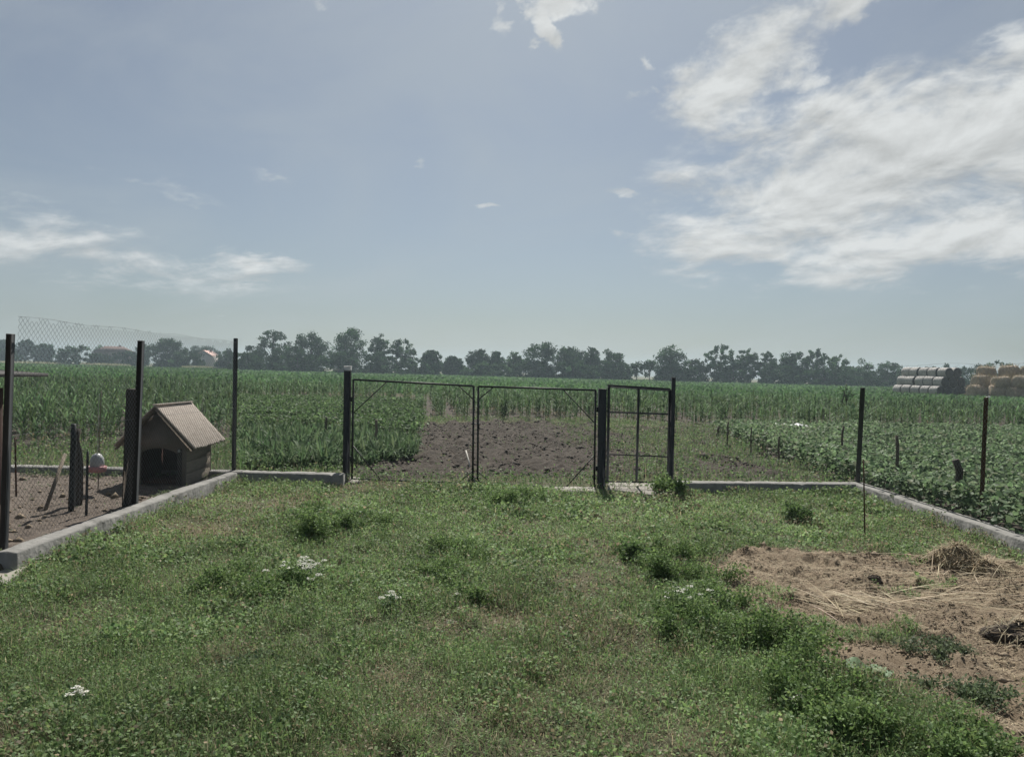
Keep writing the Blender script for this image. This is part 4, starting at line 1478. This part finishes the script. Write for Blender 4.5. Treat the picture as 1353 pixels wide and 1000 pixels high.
def lump(name, px, py, rx, ry, h, mat, label, cat, seed=0, straw_n=0, off=(0, 0)):
    g = G(px, py) + np.array(off)
    nu, nv = 44, 18
    a = np.arange(nu) * 2 * np.pi / nu
    e = np.linspace(0, np.pi / 2, nv)
    A, E = np.meshgrid(a, e)
    rr = 1 + .42 * (fbm(np.cos(A) * 2 + seed, np.sin(A) * 2 + E * 2, 120 + seed, 4) - .5) + .30 * (fbm(np.cos(A) * 6 + seed, np.sin(A) * 6 + E * 5, 140 + seed, 3, .7) - .5)
    V = np.stack([rx * np.cos(A) * np.cos(E) * rr, ry * np.sin(A) * np.cos(E) * rr, h * np.sin(E) * rr - .02], -1).reshape(-1, 3)
    i, j = np.meshgrid(np.arange(nv - 1), np.arange(nu), indexing='ij')
    q = np.stack([i * nu + j, i * nu + (j + 1) % nu, (i + 1) * nu + (j + 1) % nu, (i + 1) * nu + j], -1).reshape(-1, 4)
    gz = float(ground_z(g[:1], g[1:])[0])
    o = raw(name, V, [q], M[mat], None, None, True)
    o.location = (g[0], g[1], gz)
    tag(o, label, cat)
    if straw_n:
        k = rng.integers(0, len(V), straw_n)
        P = V[k] * rng.uniform(.96, 1.06, (straw_n, 1)) + np.array((0, 0, .004))
        L = rng.uniform(.04, .16, straw_n)
        v, q2, c = ribbons(P, rng.uniform(0, 6.28, straw_n), L, .0045, rng.normal(.1, .45, straw_n), rng.uniform(.1, .6, straw_n), hue(straw_n, [(.28, .23, .15), (.37, .31, .21), (.19, .15, .095)], .25), 2, .6)
        raw('loose_stalk', v, [q2], M['dry'], o, c)
    return o


lump('straw_heap', 1264, 752, .20, .17, .15, 'heap', 'taller tangled straw heap at the back of the straw patch', 'straw heap', 1, 1100)
lump('straw_heap', 1298, 760, .15, .13, .09, 'heap', 'lower rounded straw heap in front of the taller straw heap', 'straw heap', 2, 700)
lump('dung_lump', 1155, 774, .07, .05, .06, 'manure', 'single dark dung lump in the middle of the straw patch', 'dung', 3)
lump('manure_heap', 1352, 846, .24, .15, .10, 'manure', 'dark moist manure heap at the picture edge on the straw patch', 'manure heap', 4, 420)
lump('flat_stone', 597, 822, .052, .035, .035, 'stone', 'flat pale stone lying in the lawn', 'stone', 5)
lump('flat_stone', 365, 612, .01, .01, .01, 'stone', 'pebble', 'stone', 6) if False else None
lump('small_stone', 845, 650, .045, .03, .022, 'manure', 'small dark stone lying on the step of the small gate', 'stone', 6)


# ------------------------------------------------------------------ trees along the far edge of the field
PAL_TREE = [(.020, .042, .016), (.026, .054, .019), (.038, .070, .026)]


def tree(pl, pr, pt, dist, label, style='dense', pal=PAL_TREE, name='tree', bare=None, few=None, lean=1.0):
    """Photo columns pl..pr and crown top pt of a tree standing dist metres away."""
    a_, b_ = D(pl, pt, dist), D(pr, pt, dist)
    cxx, wd, H = (a_[0] + b_[0]) / 2, abs(b_[0] - a_[0]) / 2 * (1.10 if dist > 100 else 1), (a_[2] + b_[2]) / 2
    root = tag(empty(name, (cxx, dist, 0)), label, 'bush' if style == 'bush' else 'tree', 'trees and bushes along the far field edge')
    dep = min(wd, 3.5)
    bare = bare if bare is not None else {'dense': .0, 'airy': .06, 'bush': 0.0, 'small': .28}[style]
    ncl = {'dense': 120, 'airy': 95, 'bush': 70, 'small': 20}[style]
    nl = {'dense': 7800, 'airy': 4300, 'bush': 5000, 'small': 900}[style]
    if few:
        ncl, nl = few
    # clump centres inside an uneven crown
    cl = []
    while len(cl) < ncl:
        p = rng.uniform(-1, 1, 3)
        zf = (p[2] + 1) / 2
        prof = math.sqrt(max(0, 1 - (2 * (zf - .42)) ** 2)) if style != 'bush' else math.sqrt(max(0, 1 - zf ** 2.2))
        prof = max(prof, .86 * (zf < .42)) if style == 'dense' else (max(prof, .6 * (zf < .4)) if style == 'airy' else prof)
        if p[0] ** 2 + p[1] ** 2 < prof ** 2:
            cl.append((p[0] * wd * .9, p[1] * dep * .9, H * (bare + (1.0 - bare) * zf)))
    cl = np.array(cl)
    ctop = cl[np.argmax(cl[:, 2])]
    tr = max(.02, H * .018)
    b = MB()
    fork = H * max(bare, .25)
    b.tube([(0, 0, -.2), (rng.normal(0, .1), 0, fork * .6), (rng.normal(0, .2), 0, fork), (ctop[0] * .5, ctop[1] * .5, H * .82)], [tr * 1.25, tr, tr * .85, tr * .25], 8)
    for k in rng.choice(ncl, min(ncl, 11), replace=False):
        c = cl[k]
        z0 = fork * rng.uniform(.75, 1.3)
        if c[2] < z0:
            continue
        b.tube([(0, 0, z0), (c[0] * .5, c[1] * .5, z0 + (c[2] - z0) * .62), tuple(c)], [tr * .5, tr * .3, tr * .08], 5)
    b.build('trunk', M['bark'], root, True)
    k = rng.integers(0, ncl, nl)
    cr = (min(wd, H * .5) * {'dense': .21, 'airy': .135, 'bush': .24, 'small': .34}[style]) * rng.uniform(.7, 1.35, ncl)
    v = unit(rng.normal(0, 1, (nl, 3))) * (rng.random((nl, 1)) ** .45)
    P = cl[k] + v * cr[k][:, None] * np.array((1.1, 1.1, .8))
    P[:, 2] = np.clip(P[:, 2], .15, None)
    L = rng.uniform(.26, .5, nl) * (dist / 180) ** .8
    tone = np.exp(rng.normal(0, .30, ncl))[k][:, None] * rng.uniform(.8, 1.25)
    V, Q, c = leaves(P, L, L * .75, hue(nl, pal, .18) * tone, .45)
    raw('crown', V, [Q], M['tree'], root, c)
    return root


LIGHT = [(.045, .078, .032), (.062, .10, .042)]
T = [
    (-12, 22, 446, 290, 'far low tree behind the coop at the edge of the view', 'dense', PAL_TREE),
    (24, 46, 444, 290, 'far tree with a lifted flat crown seen through the loose mesh', 'airy', PAL_TREE),
    (44, 72, 452, 290, 'far dark rounded tree between the flat crowned tree and the big bush', 'dense', PAL_TREE),
    (70, 128, 455, 250, 'wide rounded dark bush in front of the brown roofed house', 'bush', PAL_TREE),
    (120, 150, 458, 330, 'distant low bush behind the brown roofed house', 'bush', LIGHT),
    (176, 200, 452, 270, 'small tree just past the brown roofed house', 'airy', PAL_TREE),
    (198, 246, 443, 250, 'uneven tree with a spiky top between the two far houses', 'dense', PAL_TREE),
    (240, 300, 454, 320, 'long low hedge tree behind the pale roofed house', 'bush', PAL_TREE),
    (284, 322, 462, 230, 'low bush beside the corner fence post', 'bush', PAL_TREE),
    (318, 356, 455, 190, 'rounded dark bush at the foot of the first tall tree', 'bush', PAL_TREE),
    (339, 386, 429, 185, 'tall tree with an open round crown, first of the tall row', 'airy', PAL_TREE),
    (352, 404, 452, 180, 'bushy undergrowth tree filling the gap below the first two tall trees', 'bush', PAL_TREE),
    (385, 440, 434, 180, 'broad dense tree second in the tall row', 'dense', PAL_TREE),
    (438, 488, 430, 178, 'tallest dense tree in the tall row above the white topped post', 'dense', PAL_TREE),
    (484, 520, 437, 182, 'tall see through tree beside the tallest dense tree', 'airy', PAL_TREE),
    (512, 552, 445, 182, 'light leaved open tree at the end of the tall row', 'airy', LIGHT),
    (492, 512, 463, 176, 'small dark tree below the see through tall tree', 'dense', PAL_TREE),
    (557, 585, 459, 182, 'lone small round tree after the tall row', 'dense', PAL_TREE),
    (586, 614, 469, 186, 'low round tree between the lone small tree and the next grove', 'dense', PAL_TREE),
    (545, 640, 482, 200, 'pale low scrub below the lone small round tree', 'bush', LIGHT),
    (614, 650, 460, 182, 'dense tree above the meeting stiles of the wide gate', 'dense', PAL_TREE),
    (646, 668, 462, 184, 'narrow tree just past the meeting stiles of the wide gate', 'dense', PAL_TREE),
    (666, 694, 461, 184, 'light open tree at the start of the middle grove', 'airy', LIGHT),
    (692, 740, 446, 178, 'tallest tree of the middle grove with a split crown', 'dense', PAL_TREE),
    (736, 772, 452, 178, 'second tree of the middle grove after its tallest', 'dense', PAL_TREE),
    (764, 796, 456, 180, 'third tree of the middle grove', 'dense', PAL_TREE),
    (790, 826, 459, 178, 'dark end tree of the middle grove above the thick gate post', 'dense', PAL_TREE),
    (832, 850, 473, 170, 'first of the two little trees with bare trunks above the small gate', 'small', PAL_TREE),
    (850, 868, 473, 170, 'second of the two little trees with bare trunks, nearer the dense tree', 'small', PAL_TREE),
    (820, 836, 478, 186, 'low bush between the middle grove and the two little trees', 'bush', LIGHT),
    (866, 908, 454, 176, 'rounded dense tree above the small gate', 'dense', PAL_TREE),
    (900, 940, 474, 178, 'low dark bush beside the dense tree above the small gate', 'bush', PAL_TREE),
    (932, 972, 450, 178, 'tall uneven tree, first of the grove beyond the weedy soil', 'airy', PAL_TREE),
    (940, 1000, 474, 176, 'dark undergrowth bush below the first tree of that grove', 'bush', PAL_TREE),
    (968, 1002, 454, 178, 'second open tree of the grove beyond the weedy soil', 'airy', PAL_TREE),
    (998, 1030, 461, 178, 'small topped tree in the middle of that grove', 'airy', PAL_TREE),
    (1000, 1070, 478, 174, 'dark undergrowth bush below the middle of that grove', 'bush', PAL_TREE),
    (1030, 1064, 458, 178, 'dense tree before the twin stemmed tree', 'dense', PAL_TREE),
    (1062, 1096, 455, 176, 'tall twin stemmed narrow tree above the corner post', 'airy', PAL_TREE),
    (1094, 1122, 463, 180, 'thin crowned tree following the twin stemmed tree', 'airy', LIGHT),
    (1070, 1160, 484, 174, 'dark low bush behind the corner post', 'bush', PAL_TREE),
    (1115, 1160, 475, 190, 'light low tree before the grey bale stack', 'bush', LIGHT),
    (1150, 1205, 477, 190, 'wide low tree behind the start of the grey bale stack', 'bush', PAL_TREE),
    (1200, 1300, 481, 205, 'long dark hedge behind the grey bale stack', 'bush', PAL_TREE),
    (1286, 1346, 473, 150, 'flat topped spreading tree behind the golden bales', 'airy', PAL_TREE),
    (1330, 1400, 484, 160, 'low hedge behind the golden bales at the picture edge', 'bush', PAL_TREE),
]
T += [(300, 352, 466, 172, 'low dark hedge bush between the corner fence post and the tall row', 'bush', PAL_TREE),
      (360, 425, 462, 172, 'dark hedge bush under the second tree of the tall row', 'bush', PAL_TREE),
      (415, 480, 463, 171, 'dark hedge bush under the tallest dense tree', 'bush', PAL_TREE),
      (470, 530, 468, 173, 'dark hedge bush under the see through tall tree', 'bush', PAL_TREE),
      (520, 575, 474, 176, 'dark hedge bush closing the tall row', 'bush', PAL_TREE),
      (606, 680, 478, 176, 'low hedge bush below the trees over the gate centre', 'bush', LIGHT),
      (672, 735, 474, 174, 'dark hedge bush under the start of the middle grove', 'bush', PAL_TREE),
      (725, 790, 473, 173, 'dark hedge bush under the middle of the middle grove', 'bush', PAL_TREE),
      (780, 830, 475, 174, 'dark hedge bush under the end of the middle grove', 'bush', PAL_TREE),
      (864, 930, 480, 174, 'dark hedge bush under the rounded tree over the small gate', 'bush', PAL_TREE),
      (1050, 1130, 478, 172, 'dark hedge bush under the twin stemmed tree', 'bush', PAL_TREE),
      (1130, 1215, 484, 180, 'dark hedge bush just before the grey bale stack', 'bush', PAL_TREE),
      (1260, 1330, 483, 170, 'dark hedge bush between the grey stack and the golden bales', 'bush', PAL_TREE),
      (-30, 40, 462, 240, 'low hedge below the far tree behind the coop', 'bush', PAL_TREE),
      (140, 200, 463, 262, 'low bush hiding one end of the brown roofed house', 'bush', PAL_TREE),
      (118, 150, 467, 255, 'low bush hiding the front of the brown roofed house', 'bush', PAL_TREE),
      (225, 272, 461, 240, 'low dark bush before the pale roofed house', 'bush', PAL_TREE)]
for t in T:
    tree(*t)
# thin sapling in the field before the bales
tree(1110, 1128, 500, 30, 'thin young sapling standing in the corn before the bale stack', 'small', LIGHT, bare=.45, few=(14, 110))


# ------------------------------------------------------------------ far houses
def house(pl, pr, pt, pe, dist, label, wallm, roofm, gable=False, depth=8.0):
    a_, b_ = D(pl, pt, dist), D(pr, pt, dist)
    cxx, w = (a_[0] + b_[0]) / 2, abs(b_[0] - a_[0])
    H, E = (a_[2] + b_[2]) / 2, (D(pl, pe, dist)[2] + D(pr, pe, dist)[2]) / 2
    root = tag(empty('house', (cxx, dist, 0)), label, 'house')
    hw_, hd = w / 2 - .3, depth / 2
    MB().box((0, 0, E / 2 - .1), (2 * hw_, 2 * hd, E + .2)).build('wall', M[wallm], root)
    b = MB()
    o = .4
    if gable:
        ring = [(-hw_ - o, E - .25), (0, H), (hw_ + o, E - .25), (hw_ + o, E - .45), (0, H - .22), (-hw_ - o, E - .45)]
        V = np.array([(x, -hd - o, z) for x, z in ring] + [(x, hd + o, z) for x, z in ring])
        k = np.arange(6)
        b.add(V, [np.stack([k, (k + 1) % 6, (k + 1) % 6 + 6, k + 6], -1), np.array([[0, 1, 4, 5], [1, 2, 3, 4], [6, 11, 10, 7], [7, 10, 9, 8]])])
        g = MB()
        g.add(np.array([(-hw_, -hd + .003, E), (hw_, -hd + .003, E), (0, -hd + .003, H - .3), (-hw_, -hd + .2, E), (hw_, -hd + .2, E), (0, -hd + .2, H - .3)]), [np.array([[0, 1, 2], [5, 4, 3]]), np.array([[0, 2, 5, 3], [1, 4, 5, 2]])])
        g.build('gable', M[wallm], root)
    else:
        V = np.array([(-hw_ - o, -hd - o, E + .05), (hw_ + o, -hd - o, E + .05), (hw_ + o, hd + o, E + .05), (-hw_ - o, hd + o, E + .05), (-hw_ * .55, 0, H), (hw_ * .55, 0, H)])
        b.add(V, [np.array([[0, 1, 5, 4], [2, 3, 4, 5], [3, 2, 1, 0]]), np.array([[1, 2, 5], [3, 0, 4]])])
    rf = b.build('roof', M[roofm], root)
    MB().box((hw_ * .3, .5, H - .2), (.6, .6, 1.4), None, .03).build('chimney', M['tiles'], rf)
    nwin = max(1, int(w / 4))
    for k in range(nwin):
        x = -hw_ + (k + .5) * 2 * hw_ / nwin
        f = MB()
        for dx, dz, sx, sz in ((-.55, 0, .1, 1.4), (.55, 0, .1, 1.4), (0, .65, 1.0, .1), (0, -.65, 1.0, .1)):
            f.box((x + dx, -hd - .02, E * .52 + dz), (sx, .06, sz))
        wn_ = f.build('window', M['white_paint'], root)
        MB().box((x, -hd - .006, E * .52), (1.0, .03, 1.2)).build('pane', M['glass'], wn_)


house(128, 174, 457.5, 466, 300, 'far house with a wide brown hipped roof beyond the field', 'plaster', 'tiles')
house(263, 286, 463, 469, 300, 'far house with a pale red roof half hidden by trees', 'pale_wall', 'red_tiles', True)


# pale strips of stubble before the far houses
def strip(pl, pr, y0, y1, label):
    x0, x1 = D(pl, 480, (y0 + y1) / 2)[0], D(pr, 480, (y0 + y1) / 2)[0]
    n = 2600
    x, y = rng.uniform(x0, x1, n), rng.uniform(y0, y1, n)
    V, Q, c = ribbons(np.stack([x, y, np.zeros(n)], -1), rng.uniform(0, 6.28, n), .9, .35, rng.uniform(.4, 1.3, n), rng.uniform(0, .4, n), hue(n, [(.36, .36, .22), (.42, .41, .27)], .12), 2)
    tag(raw('ripe_grain', V, [Q], M['dry'], None, c), label, 'grain field', None, 'stuff')


strip(-20, 60, 225, 247, 'pale strip of ripe grain before the far trees by the coop')
strip(124, 158, 232, 247, 'pale strip of ripe grain below the brown roofed house')
strip(248, 282, 222, 230, 'pale strip of ripe grain below the pale roofed house')

# ------------------------------------------------------------------ bales
def bale_mesh(name, r, w, mat, rough, seed, k=28):
    prof = [(.001, -w / 2 + .01), (r * .5, -w / 2), (r * .9, -w / 2 + .01), (r * .985, -w / 2 + .05), (r, -w / 2 + .14), (r * 1.005, -w / 6), (r * 1.005, w / 6), (r, w / 2 - .14), (r * .985, w / 2 - .05), (r * .9, w / 2 - .01), (r * .5, w / 2), (.001, w / 2 - .01)]
    prof = np.array(prof)
    a = np.arange(k) * 2 * np.pi / k
    Rr, A = prof[:, 0][:, None], a[None]
    bump = 1 + rough * (fbm(np.cos(A) * 2.2 + seed * 3.1 + prof[:, 1][:, None] * 1.5, np.sin(A) * 2.2 + seed + prof[:, 1][:, None], 130, 4) - .5) * 2
    V = np.stack([np.repeat(prof[:, 1][:, None], k, 1), Rr * np.cos(A) * bump, Rr * np.sin(A) * bump], -1).reshape(-1, 3)
    n = len(prof)
    i, j = np.meshgrid(np.arange(n - 1), np.arange(k), indexing='ij')
    q = np.stack([i * k + j, (i + 1) * k + j, (i + 1) * k + (j + 1) % k, i * k + (j + 1) % k], -1).reshape(-1, 4)
    o = raw(name, V, [q], M[mat], None, None, True)
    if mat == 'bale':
        o.data.materials.append(M['bale_end'])  # shade of the ends put into their colour
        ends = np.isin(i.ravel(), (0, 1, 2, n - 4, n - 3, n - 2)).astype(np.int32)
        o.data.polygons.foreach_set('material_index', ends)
    return o


BR, BW = .61, 1.2
ax = R(-70)
av, bv = np.array((math.cos(ax), math.sin(ax))), np.array((-math.sin(ax), math.cos(ax)))
c0 = D(1238, 524, 84)[:2]
names = ['bottom', 'middle', 'top']
along = ['at the dark end', 'second from the dark end', 'middle one', 'second from the far end', 'at the far end']
first = None
for lay, nrow in enumerate((4, 3, 2)):
    for j in range(nrow):
        for i in range(5 if j == 0 else 1):
            pos = c0 - av * (BW * (i + .5) + .03 * i) + bv * (BR * (1 + lay) + 2 * BR * j) + av * rng.normal(0, .06) + bv * 0
            jit = rng.normal(0, .035)
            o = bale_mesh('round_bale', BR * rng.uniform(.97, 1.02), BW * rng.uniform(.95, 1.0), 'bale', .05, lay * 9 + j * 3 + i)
            o.location = (pos[0], pos[1], BR + lay * BR * 1.7 + rng.normal(0, .015))
            o.rotation_euler = (rng.uniform(0, 6.28), 0, ax + jit)
            if j == 0:
                lb = 'grey round bale, %s of the long %s tier of the stack' % (along[i], names[lay])
            else:
                lb = 'grey bale showing its dark end, %s tier, %s in from the lit long side' % (names[lay], ['', 'first', 'second', 'third'][j])
            tag(o, lb, 'bale', 'grey round bales in the stack')
gold = [(1290, 529, 80, 0, .70, 1.5, .15, 'golden straw bale at the stack foot beside the dark end of the grey bales'),
        (1316, 531, 79, 0, .68, 1.4, -.2, 'golden straw bale standing behind the rusty fence post'),
        (1342, 531, 78, 0, .66, 1.5, .3, 'sagging golden straw bale at the stack foot with pale straw below'),
        (1372, 532, 78, 0, .68, 1.5, .1, 'golden bale at the stack foot cut by the picture edge'),
        (1296, 512, 81, 1, .68, 1.5, .1, 'broken golden bale, lowest tier but one, closest to the grey stack'),
        (1322, 514, 79, 1, .64, 1.5, -.15, 'rounded bulging golden bale in the middle of the golden stack'),
        (1350, 517, 78, 1, .68, 1.6, .05, 'long golden bale resting on the sagging bale'),
        (1380, 517, 79, 1, .68, 1.5, .05, 'middle tier golden bale cut by the picture edge'),
        (1303, 499, 82, 2, .58, 1.6, .1, 'flattened golden bale on top, closest to the grey stack'),
        (1333, 498, 81, 2, .66, 1.6, -.05, 'topmost golden bale behind the bulging one'),
        (1362, 498, 80, 2, .66, 1.6, .1, 'topmost golden bale cut by the picture edge')]
for k, (px, py, yy, tier, r, w, rz, lb) in enumerate(gold):
    p = D(px, py, yy)
    o = bale_mesh('straw_bale', r, w, 'gold', .16, 40 + k)
    o.location = (p[0], p[1], r + tier * 1.12)
    o.rotation_euler = (rng.uniform(0, 6.28), rng.normal(0, .05), rz)
    tag(o, lb, 'straw bale', 'golden straw bales in the loose stack')
    n = 500
    A, u = rng.uniform(0, 6.28, n), rng.uniform(-w / 2, w / 2, n)
    V, Q, c = ribbons(np.stack([u, r * .98 * np.cos(A), r * .98 * np.sin(A)], -1), rng.uniform(0, 6.28, n), rng.uniform(.1, .4, n), .035, rng.normal(0, .6, n), rng.uniform(0, .6, n), hue(n, [(.36, .295, .20), (.44, .37, .26), (.28, .22, .15)], .2), 2, .5)
    raw('loose_straw', V, [Q], M['dry'], o, c)
lump('tarpaulin', 1346, 524, 1.3, .6, .75, 'tarp', 'dark blue tarpaulin heap before the golden bales', 'tarpaulin', 8)
o = lump('log', 1156, 516, 1.7, .35, .38, 'manure', 'dark log lying on the low green crop before the grey bales', 'log', 9)
tag(lump('white_sack', 1307, 530, .5, .35, .45, 'plastic', 'white sack on the ground below the golden bales', 'sack', 10))

# ------------------------------------------------------------------ hazy air
m, n, l = nt('haze')
o = n.new('ShaderNodeOutputMaterial')
pv = n.new('ShaderNodeVolumePrincipled')
pv.inputs['Color'].default_value = (.72, .90, 1.0, 1)
pv.inputs['Density'].default_value = 0.00062
pv.inputs['Anisotropy'].default_value = 0.25
l.new(pv.outputs[0], o.inputs['Volume'])
hz = MB().box((0, 300, 9.5), (2000, 1400, 21.5)).build('haze', m)
tag(hz, kind='stuff')
print('verts', sum(len(o.data.vertices) for o in bpy.data.objects if o.type == 'MESH'))
